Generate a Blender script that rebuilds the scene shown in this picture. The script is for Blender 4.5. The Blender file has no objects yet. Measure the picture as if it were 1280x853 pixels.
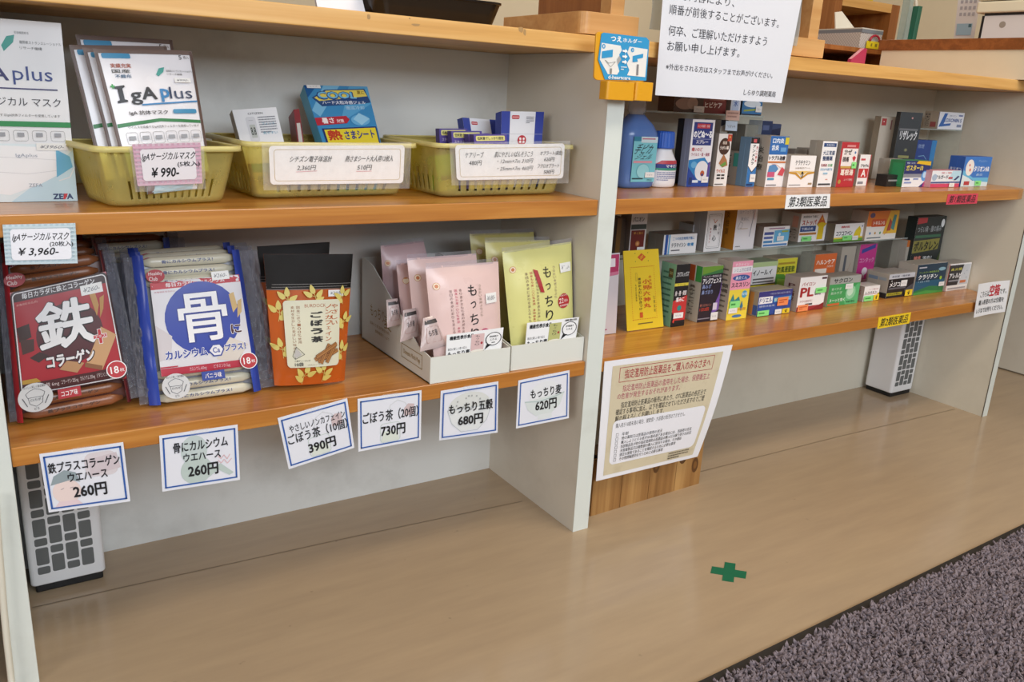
import bpy, math, random
from mathutils import Vector as V, Matrix
from mathutils.geometry import tessellate_polygon
random.seed(11)
scene = bpy.context.scene
COL = scene.collection

# ------------------------------------------------------------------ camera
CX, CY, CZ, YAW, PIT, ROL, FPX = -.90285, -1.13681, .80451, .57636, .28684, .0545, 1043.476
_f = V((math.sin(YAW)*math.cos(PIT), math.cos(YAW)*math.cos(PIT), -math.sin(PIT)))
_r = V((math.cos(YAW), -math.sin(YAW), 0)); _u = _r.cross(_f)
CR = _r*math.cos(ROL) + _u*math.sin(ROL); CU = -_r*math.sin(ROL) + _u*math.cos(ROL); CF = _f
CP = V((CX, CY, CZ))
cam = bpy.data.cameras.new('camera'); camo = bpy.data.objects.new('camera', cam); COL.objects.link(camo)
camo.matrix_world = Matrix(((CR.x, CU.x, -CF.x, CX), (CR.y, CU.y, -CF.y, CY), (CR.z, CU.z, -CF.z, CZ), (0, 0, 0, 1)))
cam.sensor_width = 36; cam.lens = FPX/1280*36; cam.clip_start = .02; cam.clip_end = 60
cam.dof.use_dof = True; cam.dof.focus_distance = 1.6; cam.dof.aperture_fstop = 22
scene.camera = camo
# ------------------------------------------------------------------ light
scene.view_settings.view_transform = 'Standard'; scene.view_settings.look = 'None'
scene.view_settings.gamma = 1; scene.view_settings.use_curve_mapping = False
scene.view_settings.exposure = -0.1
world = bpy.data.worlds.new('World'); scene.world = world; world.use_nodes = True
bg = world.node_tree.nodes['Background']; bg.inputs[0].default_value = (.95, .96, 1, 1); bg.inputs[1].default_value = .29
def area(name, loc, target, sx, sy, power, col):
    l = bpy.data.lights.new(name, 'AREA'); l.shape = 'RECTANGLE'; l.size = sx; l.size_y = sy; l.energy = power; l.color = col
    o = bpy.data.objects.new(name, l); COL.objects.link(o); o.location = loc
    o.rotation_euler = (V(target)-V(loc)).to_track_quat('-Z', 'Y').to_euler()
    return o
area('window_daylight', (-.3, -3.7, 1.95), (-.3, .2, .62), 2.6, 1.0, 88, (.84, .92, 1))
area('ceiling_light', (.7, -1.0, 2.42), (.7, -.9, 0), 1.3, .5, 30, (1, .86, .68))
area('added_side_fill', (-3.6, -2.2, 1.5), (.4, .2, .5), 1.6, 1.4, 46, (1, .95, .88))  # added fill lamp to brighten left-facing surfaces; no window is known there
area('ceiling_light', (1.6, 1.5, 2.42), (1.6, 1.5, 0), 1.4, .6, 18, (1, .88, .72))

# ------------------------------------------------------------------ helpers
def ray(u, v): return CF + CR*((u-640)/FPX) - CU*((v-426.5)/FPX)
def at(u, v, ax, val):
    r = ray(u, v); return CP + r*((val-CP[ax])/r[ax])
def atp(u, v, P0, n):
    r = ray(u, v); return CP + r*((P0-CP).dot(n)/r.dot(n))
def zat(x, y, v):
    k = (426.5-v)/FPX; d0 = V((x, y, 0))-CP
    return (k*d0.dot(CF)-d0.dot(CU))/(CU.z-k*CF.z)
def sat(A, D, u):
    k = (u-640)/FPX; d0 = A-CP
    return (k*d0.dot(CF)-d0.dot(CR))/(D.dot(CR)-k*D.dot(CF))
def lean(x, y, z, deg, yaw=0):
    'a plane through a point, its top leaning back by deg'
    a = math.radians(deg); w = math.radians(yaw)
    n = V((math.sin(w)*math.cos(a), -math.cos(w)*math.cos(a), math.sin(a)))
    return V((x, y, z)), n
def PQ(pix, pl): return [atp(u, v, *pl) for u, v in pix]        # four picture corners TL TR BR BL on a plane
def fit(q, zmin, n=None, th=0, x0=None, x1=None, low=False):
    'keep a leaning sheet above the board it stands on and between two sides'
    zm = zmin+(max(0, n.z)*th if n else 0)
    for a, b in ((3, 0), (2, 1)):
        if q[a].z < zm: q[a] = q[a]+(q[b]-q[a])*((zm-q[a].z)/(q[b].z-q[a].z))
    for p in (q[2:] if low else q):
        if x0 is not None: p.x = max(p.x, x0)
        if x1 is not None: p.x = min(p.x, x1)
    return q
def YP(y): return V((0, y, 0)), V((0, -1, 0))

def lin(h):
    h = h.lstrip('#'); c = [int(h[i:i+2], 16)/255 for i in (0, 2, 4)]
    return [x/12.92 if x <= .04045 else ((x+.055)/1.055)**2.4 for x in c]
_mats = {}
def M(hexc, rough=.42, metal=0, spec=.5):
    key = (hexc, rough, metal, spec)
    if key in _mats: return _mats[key]
    m = bpy.data.materials.new('print_'+hexc); m.use_nodes = True
    nt = m.node_tree; b = nt.nodes['Principled BSDF']
    c = lin(hexc)
    tc = nt.nodes.new('ShaderNodeTexCoord'); nz = nt.nodes.new('ShaderNodeTexNoise'); nz.inputs['Scale'].default_value = 35
    mp = nt.nodes.new('ShaderNodeMapRange'); mp.inputs['To Min'].default_value = max(.02, rough-.08); mp.inputs['To Max'].default_value = min(1, rough+.08)
    nt.links.new(tc.outputs['Object'], nz.inputs['Vector']); nt.links.new(nz.outputs['Fac'], mp.inputs['Value']); nt.links.new(mp.outputs['Result'], b.inputs['Roughness'])
    b.inputs['Base Color'].default_value = (*c, 1); b.inputs['Metallic'].default_value = metal; b.inputs['Specular IOR Level'].default_value = spec
    _mats[key] = m; return m
def nodes(name):
    m = bpy.data.materials.new(name); m.use_nodes = True; return m, m.node_tree, m.node_tree.nodes['Principled BSDF']
def wood(name, c0, c1, c2, axis=0, rough=.35, scale=1.0, coat=0):
    m, nt, b = nodes(name)
    tc = nt.nodes.new('ShaderNodeTexCoord'); mp = nt.nodes.new('ShaderNodeMapping')
    s = [26*scale, 26*scale, 26*scale]; s[axis] = 1.3*scale; mp.inputs['Scale'].default_value = s
    n1 = nt.nodes.new('ShaderNodeTexNoise'); n1.inputs['Scale'].default_value = 1.6; n1.inputs['Detail'].default_value = 7; n1.inputs['Distortion'].default_value = .7
    s2 = [150*scale]*3; s2[axis] = 4*scale
    mp2 = nt.nodes.new('ShaderNodeMapping'); mp2.inputs['Scale'].default_value = s2
    n2 = nt.nodes.new('ShaderNodeTexNoise'); n2.inputs['Scale'].default_value = 1.5; n2.inputs['Detail'].default_value = 3
    ad = nt.nodes.new('ShaderNodeMath'); ad.operation = 'MULTIPLY_ADD'; ad.inputs[1].default_value = .35
    cr = nt.nodes.new('ShaderNodeValToRGB'); e = cr.color_ramp.elements
    e[0].position = .42; e[0].color = (*lin(c0), 1); e[1].position = .86; e[1].color = (*lin(c2), 1)
    k = e.new(.64); k.color = (*lin(c1), 1)
    L = nt.links.new
    L(tc.outputs['Object'], mp.inputs['Vector']); L(mp.outputs[0], n1.inputs['Vector']); L(tc.outputs['Object'], mp2.inputs['Vector']); L(mp2.outputs[0], n2.inputs['Vector'])
    L(n2.outputs['Fac'], ad.inputs[0]); L(n1.outputs['Fac'], ad.inputs[2]); L(ad.outputs[0], cr.inputs['Fac']); L(cr.outputs['Color'], b.inputs['Base Color'])
    bp = nt.nodes.new('ShaderNodeBump'); bp.inputs['Strength'].default_value = .08; bp.inputs['Distance'].default_value = .002
    L(n2.outputs['Fac'], bp.inputs['Height']); L(bp.outputs[0], b.inputs['Normal'])
    b.inputs['Roughness'].default_value = rough; b.inputs['Coat Weight'].default_value = coat; b.inputs['Coat Roughness'].default_value = .18
    return m
def laminate(name, base, dirt, rough=.45, amount=.5, scale=7):
    m, nt, b = nodes(name); L = nt.links.new
    tc = nt.nodes.new('ShaderNodeTexCoord')
    n1 = nt.nodes.new('ShaderNodeTexNoise'); n1.inputs['Scale'].default_value = scale; n1.inputs['Detail'].default_value = 8; n1.inputs['Roughness'].default_value = .62
    cr = nt.nodes.new('ShaderNodeValToRGB'); e = cr.color_ramp.elements
    e[0].position = .52; e[0].color = (0, 0, 0, 1); e[1].position = .86; e[1].color = (amount, amount, amount, 1)
    mx = nt.nodes.new('ShaderNodeMix'); mx.data_type = 'RGBA'; mx.inputs[6].default_value = (*lin(base), 1); mx.inputs[7].default_value = (*lin(dirt), 1)
    L(tc.outputs['Object'], n1.inputs['Vector']); L(n1.outputs['Fac'], cr.inputs['Fac']); L(cr.outputs['Color'], mx.inputs[0]); L(mx.outputs[2], b.inputs['Base Color'])
    b.inputs['Roughness'].default_value = rough
    return m
def clearmat(name, tint, opac, rough=.25, body='ffffff', bump=0, bscale=60, trans=.0):
    'see-through plastic: part transparent, part body colour with gloss'
    m, nt, b = nodes(name); L = nt.links.new
    b.inputs['Base Color'].default_value = (*lin(body), 1); b.inputs['Roughness'].default_value = rough
    t = nt.nodes.new('ShaderNodeBsdfTransparent'); t.inputs[0].default_value = (*lin(tint), 1)
    mx = nt.nodes.new('ShaderNodeMixShader'); out = nt.nodes['Material Output']
    nz = nt.nodes.new('ShaderNodeTexNoise'); nz.inputs['Scale'].default_value = bscale; nz.inputs['Detail'].default_value = 4
    tc = nt.nodes.new('ShaderNodeTexCoord'); L(tc.outputs['Object'], nz.inputs['Vector'])
    mr = nt.nodes.new('ShaderNodeMapRange'); mr.inputs['To Min'].default_value = max(0, opac-.06); mr.inputs['To Max'].default_value = min(1, opac+.06)
    L(nz.outputs['Fac'], mr.inputs['Value']); L(mr.outputs[0], mx.inputs[0])
    L(t.outputs[0], mx.inputs[1]); L(b.outputs[0], mx.inputs[2]); L(mx.outputs[0], out.inputs[0])
    if bump:
        bp = nt.nodes.new('ShaderNodeBump'); bp.inputs['Strength'].default_value = bump; bp.inputs['Distance'].default_value = .006
        L(nz.outputs['Fac'], bp.inputs['Height']); L(bp.outputs[0], b.inputs['Normal'])
    return m

class MB:
    def __init__(s, org=(0, 0, 0)): s.v = []; s.f = []; s.m = []; s.mats = []; s.org = V(org); s.sm = []
    def mi(s, mat):
        if isinstance(mat, str): mat = M(mat)
        if mat not in s.mats: s.mats.append(mat)
        return s.mats.index(mat)
    def add(s, vs, fs, mat, smooth=False):
        b = len(s.v); k = s.mi(mat)
        s.v += [V(p) for p in vs]
        for f in fs: s.f.append([b+i for i in f]); s.m.append(k); s.sm.append(smooth)
    def quad(s, a, b, c, d, mat): s.add([a, b, c, d], [(0, 1, 2, 3)], mat)
    def box(s, lo, hi, mat):
        x0, y0, z0 = lo; x1, y1, z1 = hi
        p = [(x, y, z) for z in (z0, z1) for y in (y0, y1) for x in (x0, x1)]
        s.add(p, [(0, 2, 3, 1), (4, 5, 7, 6), (0, 1, 5, 4), (2, 6, 7, 3), (0, 4, 6, 2), (1, 3, 7, 5)], mat)
    def hexa(s, fr, bk, mats):
        'front TL TR BR BL and back likewise; mats: front right left top back bottom'
        p = list(fr)+list(bk)
        F = [(3, 2, 1, 0), (2, 6, 5, 1), (7, 3, 0, 4), (0, 1, 5, 4), (4, 5, 6, 7), (7, 6, 2, 3)]
        for f, m in zip(F, mats): s.add([p[i] for i in f], [(0, 1, 2, 3)], m)
    def prism(s, pts, off, mat, cap=True):
        n = len(pts); pts = [V(p) for p in pts]; q = [p+V(off) for p in pts]
        fs = [(i, (i+1) % n, n+(i+1) % n, n+i) for i in range(n)]
        if cap: fs += [tuple(range(n))[::-1], tuple(range(n, 2*n))]
        s.add(pts+q, fs, mat)
    def grid(s, fn, nu, nv, mat, smooth=True, flip=False, closed=False):
        vs = [fn(i/nu, j/nv) for j in range(nv+1) for i in range(nu+1)]; w = nu+1
        fs = [(j*w+i, j*w+i+1, (j+1)*w+i+1, (j+1)*w+i) for j in range(nv) for i in range(nu)]
        if flip: fs = [f[::-1] for f in fs]
        s.add(vs, fs, mat, smooth)
    def rings(s, rings, mat, cap0=True, cap1=True, smooth=True, skip=None):
        n = len(rings[0]); vs = [p for r in rings for p in r]; fs = []
        for j in range(len(rings)-1):
            for i in range(n):
                if skip and skip(i, j): continue
                fs.append((j*n+i, j*n+(i+1) % n, (j+1)*n+(i+1) % n, (j+1)*n+i))
        if cap0: fs.append(tuple(range(n))[::-1])
        if cap1: fs.append(tuple(range((len(rings)-1)*n, len(rings)*n)))
        s.add(vs, fs, mat, smooth)
    def tube(s, path, r, mat, n=10):
        path = [V(p) for p in path]; R = []
        for i, p in enumerate(path):
            t = (path[min(i+1, len(path)-1)]-path[max(i-1, 0)]).normalized()
            a = t.orthogonal().normalized() if i == 0 else (R0-t*R0.dot(t)).normalized()
            R0 = a; b = t.cross(a)
            R.append([p+(a*math.cos(2*math.pi*k/n)+b*math.sin(2*math.pi*k/n))*r for k in range(n)])
        s.rings(R, mat)
    def build(s, name, parent=None, solid=0, bevel=0, subsurf=0, auto=False):
        me = bpy.data.meshes.new(name); me.from_pydata([tuple(p-s.org) for p in s.v], [], s.f)
        for m in s.mats: me.materials.append(m)
        me.polygons.foreach_set('material_index', s.m); me.polygons.foreach_set('use_smooth', s.sm); me.update()
        o = bpy.data.objects.new(name, me); COL.objects.link(o)
        if parent: o.parent = parent
        else: o.location = s.org
        if solid:
            k = o.modifiers.new('thickness', 'SOLIDIFY'); k.thickness = solid; k.offset = 0
        if bevel:
            k = o.modifiers.new('bevel', 'BEVEL'); k.width = bevel; k.segments = 3; k.limit_method = 'ANGLE'
        if subsurf:
            k = o.modifiers.new('smooth', 'SUBSURF'); k.levels = subsurf; k.render_levels = subsurf
        return o
def thing(name, label, cat, loc, group=None):
    o = bpy.data.objects.new(name, None); COL.objects.link(o); o.location = loc; o.empty_display_size = .02
    o['label'] = label; o['category'] = cat
    if group: o['group'] = group
    return o
def tag(o, label, cat, group=None):
    o['label'] = label; o['category'] = cat
    if group: o['group'] = group
    return o
def struct(o): o['kind'] = 'structure'; return o

# ---- printed matter ------------------------------------------------
_txt = {}
def text_mesh(s, bold):
    bold = round(bold*.62, 4)
    k = (s, bold)
    if k in _txt: return _txt[k]
    c = bpy.data.curves.new('t', 'FONT'); c.body = s; c.resolution_u = 2; c.space_line = .9
    o = bpy.data.objects.new('t', c); m = o.to_mesh()
    v0 = [(p.co.x, p.co.y) for p in m.vertices]; f0 = [tuple(p.vertices) for p in m.polygons]
    o.to_mesh_clear(); bpy.data.objects.remove(o); bpy.data.curves.remove(c)
    if not v0: v0 = [(0, 0), (1, 0), (0, 1)]
    offs = [(0, 0)]                                  # heavier weights: the strokes drawn again slightly shifted
    if bold > .008:
        for r, n in ((bold, 4 if bold <= .02 else 8 if bold <= .04 else 14), (bold*.5, 0 if bold <= .04 else 7)):
            offs += [(r*math.cos(2*math.pi*i/n+.785), r*math.sin(2*math.pi*i/n+.785)) for i in range(n)]
    xs = [p[0] for p in v0]; ys = [p[1] for p in v0]; b = max(o[0] for o in offs)
    x0, x1, y0, y1 = min(xs)-b, max(xs)+b, min(ys)-b, max(ys)+b
    if x1-x0 < 1e-4: x1 = x0+1
    if y1-y0 < .25:
        ym = (y0+y1)/2; y0, y1 = ym-.4, ym+.4
    _txt[k] = ([[((x+dx-x0)/(x1-x0), (y+dy-y0)/(y1-y0)) for x, y in v0] for dx, dy in offs], f0); return _txt[k]
INK = .000003                                        # each stroke copy lies a hair above the last
def sub(tris, pts, thr, su, sv):
    'split triangles in uv space until short enough to follow a curved surface'
    pts = list(pts); mid = {}
    def mp(a, b):
        k = (min(a, b), max(a, b))
        if k not in mid:
            mid[k] = len(pts); pts.append(((pts[a][0]+pts[b][0])/2, (pts[a][1]+pts[b][1])/2))
        return mid[k]
    def ln(a, b): return math.hypot((pts[a][0]-pts[b][0])*su, (pts[a][1]-pts[b][1])*sv) > thr
    for _ in range(6):
        out = []; ch = False
        for a, b, c in tris:
            e = ln(a, b), ln(b, c), ln(c, a); n = sum(e)
            if n == 0: out.append((a, b, c)); continue
            ch = True
            if n == 3:
                x, y, z = mp(a, b), mp(b, c), mp(c, a); out += [(a, x, z), (x, b, y), (z, y, c), (x, y, z)]
            elif n == 1:
                while not ln(a, b): a, b, c = b, c, a
                x = mp(a, b); out += [(a, x, c), (x, b, c)]
            else:
                while ln(c, a): a, b, c = b, c, a
                x, y = mp(a, b), mp(b, c); out += [(a, x, c), (x, y, c), (x, b, y)]
        tris = out
        if not ch: break
    return tris, pts
class Surf:
    'a printed face: quad corners TL TR BR BL, optional bulge; S(u,v,h)'
    def __init__(s, q, bulge=0, edge=.0, fn=None):
        s.q = [V(p) for p in q]; TL, TR, BR, BL = s.q
        s.n = ((TR-BL).cross(TL-BR)).normalized()
        if s.n.dot(CP-TL) < 0: s.n = -s.n
        s.su = ((TR-TL).length+(BR-BL).length)/2; s.sv = ((TL-BL).length+(TR-BR).length)/2
        s.b = bulge; s.fn = fn; s.curved = bool(bulge) or fn is not None
    def __call__(s, u, v, h=0):
        TL, TR, BR, BL = s.q
        p = BL*(1-u)*(1-v)+BR*u*(1-v)+TR*u*v+TL*(1-u)*v
        k = 0
        if s.b:
            a = max(0, 1-(2*u-1)**2); b = max(0, 1-(2*v-1)**2)
            k = s.b*(a**.6)*(b**.6)
        if s.fn: k += s.fn(u, v)
        return p+s.n*(k+h)
def rrect(u0, v0, u1, v1, ru, rv, n=5):
    P = []
    for cx, cy, a0 in ((u1-ru, v1-rv, 0), (u0+ru, v1-rv, 90), (u0+ru, v0+rv, 180), (u1-ru, v0+rv, 270)):
        for i in range(n+1):
            a = math.radians(a0+90*i/n); P.append((cx+ru*math.cos(a), cy+rv*math.sin(a)))
    return P
STEP = .00007
def prints(mb, S, items, h0=.0003):
    for k, it in enumerate(items):
        h = h0+k*STEP; kind = it[0]; polys = []
        if kind == 'r': _, a, b, c, d, col = it; polys = [[(a, b), (c, b), (c, d), (a, d)]]
        elif kind == 'rr': _, a, b, c, d, col, rad = it; polys = [rrect(a, b, c, d, rad/S.su, rad/S.sv)]
        elif kind == 'c':
            _, a, b, ra, col = it
            polys = [[(a+ra/S.su*math.cos(2*math.pi*i/28), b+ra/S.sv*math.sin(2*math.pi*i/28)) for i in range(28)]]
        elif kind == 'e':
            _, a, b, ra, rb, col = it
            polys = [[(a+ra*math.cos(2*math.pi*i/28), b+rb*math.sin(2*math.pi*i/28)) for i in range(28)]]
        elif kind == 'p': _, pts, col = it; polys = [pts]
        elif kind == 'fr':                                   # frame outline, thickness in metres
            _, a, b, c, d, w, col = it; x, y = w/S.su, w/S.sv
            polys = [[(a, b), (c, b), (c, b+y), (a, b+y)], [(a, d-y), (c, d-y), (c, d), (a, d)], [(a, b), (a+x, b), (a+x, d), (a, d)], [(c-x, b), (c, b), (c, d), (c-x, d)]]
        elif kind == 'ro':                                   # rounded outline
            _, a, b, c, d, rad, w, col = it
            o = rrect(a, b, c, d, rad/S.su, rad/S.sv); q = rrect(a+w/S.su, b+w/S.sv, c-w/S.su, d-w/S.sv, max(.0001, rad-w)/S.su, max(.0001, rad-w)/S.sv)
            polys = [[o[i], o[(i+1) % len(o)], q[(i+1) % len(o)], q[i]] for i in range(len(o))]
        elif kind == 'l':                                    # stroke along points, width in metres
            _, pts, w, col = it
            for (x0, y0), (x1, y1) in zip(pts, pts[1:]):
                dx, dy = (x1-x0)*S.su, (y1-y0)*S.sv; L = math.hypot(dx, dy) or 1; nx, ny = -dy/L*w/2/S.su, dx/L*w/2/S.sv
                polys.append([(x0+nx, y0+ny), (x0-nx, y0-ny), (x1-nx, y1-ny), (x1+nx, y1+ny)])
        elif kind in ('t', 'th'):                            # text squeezed into a box
            _, s, a, b, c, d, col = it[:7]; bold = it[7] if len(it) > 7 else 0; sk = it[8] if len(it) > 8 else 0
            cps, fs = text_mesh(s, bold)
            for n, vs in enumerate(cps):
                pts = [(a+(c-a)*(x+sk*(y-.5)), b+(d-b)*y) for x, y in vs]; tr = fs
                if S.curved: tr, pts = sub(fs, pts, .012, S.su, S.sv)
                mb.add([S(x, y, h+n*INK) for x, y in pts], tr, col)
            continue
        elif kind == 'tv':                                   # text set downwards
            _, s, a, b, c, d, col = it[:7]; bold = it[7] if len(it) > 7 else 0; n = len(s); ch = (d-b)/n
            for i, g in enumerate(s):
                if g == ' ': continue
                cps, fs = text_mesh('丨' if g == 'ー' else g, bold); y1 = d-i*ch; m = .12*ch
                sc = .62 if g in 'っゃゅょァィェッャュョ' else 1
                for q, vs in enumerate(cps):
                    pts = [(a+(c-a)*(1-sc)/2+(c-a)*sc*x, y1-ch+m+(ch-2*m)*(1-sc)/2+(ch-2*m)*sc*y) for x, y in vs]; tr = fs
                    if S.curved: tr, pts = sub(fs, pts, .012, S.su, S.sv)
                    mb.add([S(x, y, h+q*INK) for x, y in pts], tr, col)
            continue
        for P in polys:
            if S.curved:
                tr = tessellate_polygon([[V((x*S.su, y*S.sv, 0)) for x, y in P]])
                tr, pts = sub([tuple(t) for t in tr], P, .010, S.su, S.sv)
                mb.add([S(x, y, h) for x, y in pts], tr, col, True)
            else: mb.add([S(x, y, h) for x, y in P], [tuple(range(len(P)))], col)
def lines(a, b, c, d, n, col, seed=0, fill=.45):
    'small print: rows of short bars'
    rnd = random.Random(seed+n); out = []; H = (d-b)/n
    for i in range(n):
        x = a; y = d-(i+1)*H+H*.3
        end = c if i < n-1 else a+(c-a)*rnd.uniform(.45, .9)
        while x < end:
            w = (c-a)*rnd.uniform(.03, .11); out.append(('r', x, y, min(x+w, end), y+H*fill, col)); x += w+(c-a)*.018
    # one layer: merge by giving every bar the same height
    return [('bars', out, col)]
_prints = prints
def prints(mb, S, items, h0=.0003):
    flat = []
    for k, it in enumerate(items):
        if it[0] == 'bars':
            for r in it[1]: _prints(mb, S, [r], h0+k*STEP)
        else: _prints(mb, S, [it], h0+k*STEP)
# ------------------------------------------------------------------ big surfaces
ZL0, ZL1, ZU0, ZU1, ZC0, ZC1 = .3199, .3468, .6118, .6392, .8796, .9061
YB, XL, XR, T, YCT = .3186, -.9028, 1.4343, .036, .0468
wood_shelf = wood('shelf_wood', 'a8682c', 'bd7c36', 'd0934a', 0, .32, 1, .35)
wood_edge = wood('counter_wood', 'c08a46', 'd8a45c', 'e4b672', 0, .38, .8)
wood_dark = wood('brown_wood', '6e3f1c', '80491f', '95592a', 0, .4, 1)
wood_foot = wood('pale_wood', 'b98650', 'c6945a', 'd0a26a', 0, .42, .6)
wood_side = wood('side_board_wood', '8a5226', '9a5e2c', 'a86c38', 2, .45, .8)
lam = laminate('white_laminate', 'dadad6', '8f8a80', .45, .5, 5)
lam_side = laminate('grey_laminate', 'd4cec2', '968c7c', .5, .4, 4)
lam_warm = laminate('cream_laminate', 'd6d0c0', 'a39a88', .5, .35, 4)
lam_front = laminate('edge_laminate', 'd8ddd8', 'a9a89e', .5, .4, 9)
wallm = laminate('cream_wall', 'd8cbb2', 'b9aa90', .7, .3, 3)

def floor_mat():
    m, nt, b = nodes('beige_vinyl'); L = nt.links.new
    tc = nt.nodes.new('ShaderNodeTexCoord'); mp = nt.nodes.new('ShaderNodeMapping'); mp.inputs['Scale'].default_value = (2.2, 16, 1)
    n = nt.nodes.new('ShaderNodeTexNoise'); n.inputs['Scale'].default_value = 2.2; n.inputs['Detail'].default_value = 9; n.inputs['Roughness'].default_value = .6
    cr = nt.nodes.new('ShaderNodeValToRGB'); e = cr.color_ramp.elements
    e[0].position = .3; e[0].color = (*lin('a9947a'), 1); e[1].position = .75; e[1].color = (*lin('b59f82'), 1)
    L(tc.outputs['Object'], mp.inputs[0]); L(mp.outputs[0], n.inputs['Vector']); L(n.outputs['Fac'], cr.inputs['Fac'])
    n2 = nt.nodes.new('ShaderNodeTexNoise'); n2.inputs['Scale'].default_value = 42; n2.inputs['Detail'].default_value = 2
    c2 = nt.nodes.new('ShaderNodeValToRGB'); c2.color_ramp.elements[0].position = .74; c2.color_ramp.elements[1].position = .80
    c2.color_ramp.elements[0].color = (0, 0, 0, 1); c2.color_ramp.elements[1].color = (.55, .55, .55, 1)
    mx = nt.nodes.new('ShaderNodeMix'); mx.data_type = 'RGBA'; mx.inputs[7].default_value = (*lin('6d5f4c'), 1)
    L(tc.outputs['Object'], n2.inputs['Vector']); L(n2.outputs['Fac'], c2.inputs['Fac']); L(c2.outputs['Color'], mx.inputs[0]); L(cr.outputs['Color'], mx.inputs[6]); L(mx.outputs[2], b.inputs['Base Color'])
    b.inputs['Roughness'].default_value = .17; b.inputs['Specular IOR Level'].default_value = .42
    return m
mb = MB(); mb.box((-2.5, -4, -.06), (3.6, 3, 0), floor_mat())
seam = [(-.9, .193), (-.776, .189), (-.383, .172), (-.02, .15)]
seam2 = [(.05, .125), (.36, .09), (.9, .085), (1.42, .07)]
for sm in (seam, seam2):
    for (x0, y0), (x1, y1) in zip(sm, sm[1:]): mb.quad((x0, y0, .0004), (x1, y1, .0004), (x1, y1+.0022, .0004), (x0, y0+.0022, .0004), '7d6a50')
struct(mb.build('floor'))
mb = MB(); mb.box((-2.5, 2.6, 0), (3.6, 2.7, 2.5), wallm); struct(mb.build('wall_back'))
mb = MB(); mb.box((3.4, -4, 0), (3.6, 2.6, 2.5), wallm); struct(mb.build('wall_right'))
mb = MB(); mb.box((-2.5, -4, 2.5), (3.6, 2.7, 2.6), 'e6e2da'); struct(mb.build('ceiling'))

# left shelf unit: two side panels, back panel and two shelves
def shelf(mb, x0, x1, y0, y1, z0, z1, cut=0):
    pts = [(x0, y0), (x1-cut, y0)]
    if cut: pts += [(x1-cut*.45, y0+cut*.10), (x1-cut*.12, y0+cut*.42), (x1, y0+cut*.9)]
    else: pass
    pts += [(x1, y1), (x0, y1)] if cut else [(x1, y1), (x0, y1)]
    mb.prism([(x, y, z0) for x, y in pts], (0, 0, z1-z0), wood_shelf)
u1 = thing('open_shelf_unit', 'left open shelf bay of white panels holding baskets, wafer packs and tea', 'shelf unit', (-.45, .16, 0), 'open shelf bays under the counter')
mb = MB(u1.location); mb.box((XL-.03, 0, 0), (XL, YB, ZC0-.0006), lam_front); mb.build('side_panel', u1, bevel=.0012)
mb = MB(u1.location); mb.box((0, .0008, 0), (T, YB, ZC0-.0006), lam_side); mb.box((0, 0, 0), (T, .0009, ZC0-.0006), lam_front); mb.build('side_panel', u1)
mb = MB(u1.location); mb.box((XL-.03, YB, 0), (T, YB+.02, ZC0-.0006), lam); mb.build('back_panel', u1)
for z0, z1 in ((ZL0, ZL1-.0005), (ZU0, ZU1-.0005)):
    mb = MB(u1.location); shelf(mb, XL+.0005, -.0005, .0033, YB-.0004, z0, z1); mb.build('shelf', u1, bevel=.0015)
u2 = thing('open_shelf_unit', 'right open shelf bay of white panels displaying rows of medicine boxes', 'shelf unit', (.73, .16, 0), 'open shelf bays under the counter')
mb = MB(u2.location); mb.box((XR, .0, 0), (XR+.024, YB, ZC0-.0006), lam_warm); mb.box((XR+.001, -.001, 0), (XR+.0245, 0, ZC0-.0006), lam_front)
mb.box((XR-.0006, -.0008, .0), (XR+.0006, .001, ZC0-.0006), '4a443c'); mb.build('side_panel', u2)
mb = MB(u2.location); mb.box((T+.001, YB, 0), (XR+.024, YB+.02, ZC0-.0006), lam_warm); mb.build('back_panel', u2)
for z0, z1, c in ((ZL0, ZL1-.0005, .13), (ZU0, ZU1-.0005, .06)):
    mb = MB(u2.location); shelf(mb, T+.0005, XR-.0005, .0045, YB-.0004, z0, z1, c); mb.build('shelf', u2, bevel=.0015)
mb = MB((.5, .3, ZC0)); mb.box((-1.6, YCT, ZC0), (2.6, .62, ZC1), wood_edge)
o = mb.build('countertop', bevel=.0015); tag(o, 'long pale wooden countertop running above both shelf bays', 'countertop')
# worn spots on the counter's front edge
chip = laminate('worn_spot', 'b08a58', '8f6c42', .6, .6, 60)
mb = MB(o.location)
for u, v, w, h in ((651, 37, .011, .009), (656, 40, .006, .011), (461, 21, .006, .008), (520, 31, .016, .004), (512, 23, .003, .003)):
    p = at(u, v, 1, YCT-.0003)
    pts = [(p.x+w/2*math.cos(a)*random.uniform(.7, 1.1), YCT-.0003, p.z+h/2*math.sin(a)*random.uniform(.7, 1.1)) for a in [i*math.pi/5 for i in range(10)]]
    mb.add(pts, [tuple(range(10))], chip)
w = mb.build('worn_patch', o); w.location = (0, 0, 0)
# next bay's end panel and the thing at the far left edge
mb = MB((1.98, .1, 0)); mb.box((1.968, -.02, 0), (1.99, .62, ZC0-.0006), lam_side); mb.box((1.966, -.02, 0), (1.968, .62, .004), '6a5f50')
tag(mb.build('end_panel'), 'cream end panel standing beyond the right shelf bay', 'panel')
mb = MB((-1.0, .02, 0)); mb.box((-1.06, -.01, 0), (-.963, .3, ZC0-.0006), wood_side); tag(mb.build('wooden_end_board', bevel=.001), 'brown wooden board at the far left behind a white cable', 'board')
mb = MB((-.945, -.012, 0)); P = [at(u, v, 1, -.012) for u, v in ((-6, 620), (-2, 680), (1.5, 720), (5, 765), (9, 805), (13, 840), (16, 870))]; P[-1].z = max(P[-1].z, .005)
mb.tube(P+[V((P[-1].x+.01, -.03, .005))], .0042, 'd8d4c6'); tag(mb.build('white_cable'), 'white cable hanging down beside the left shelf panel', 'cable')

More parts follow.
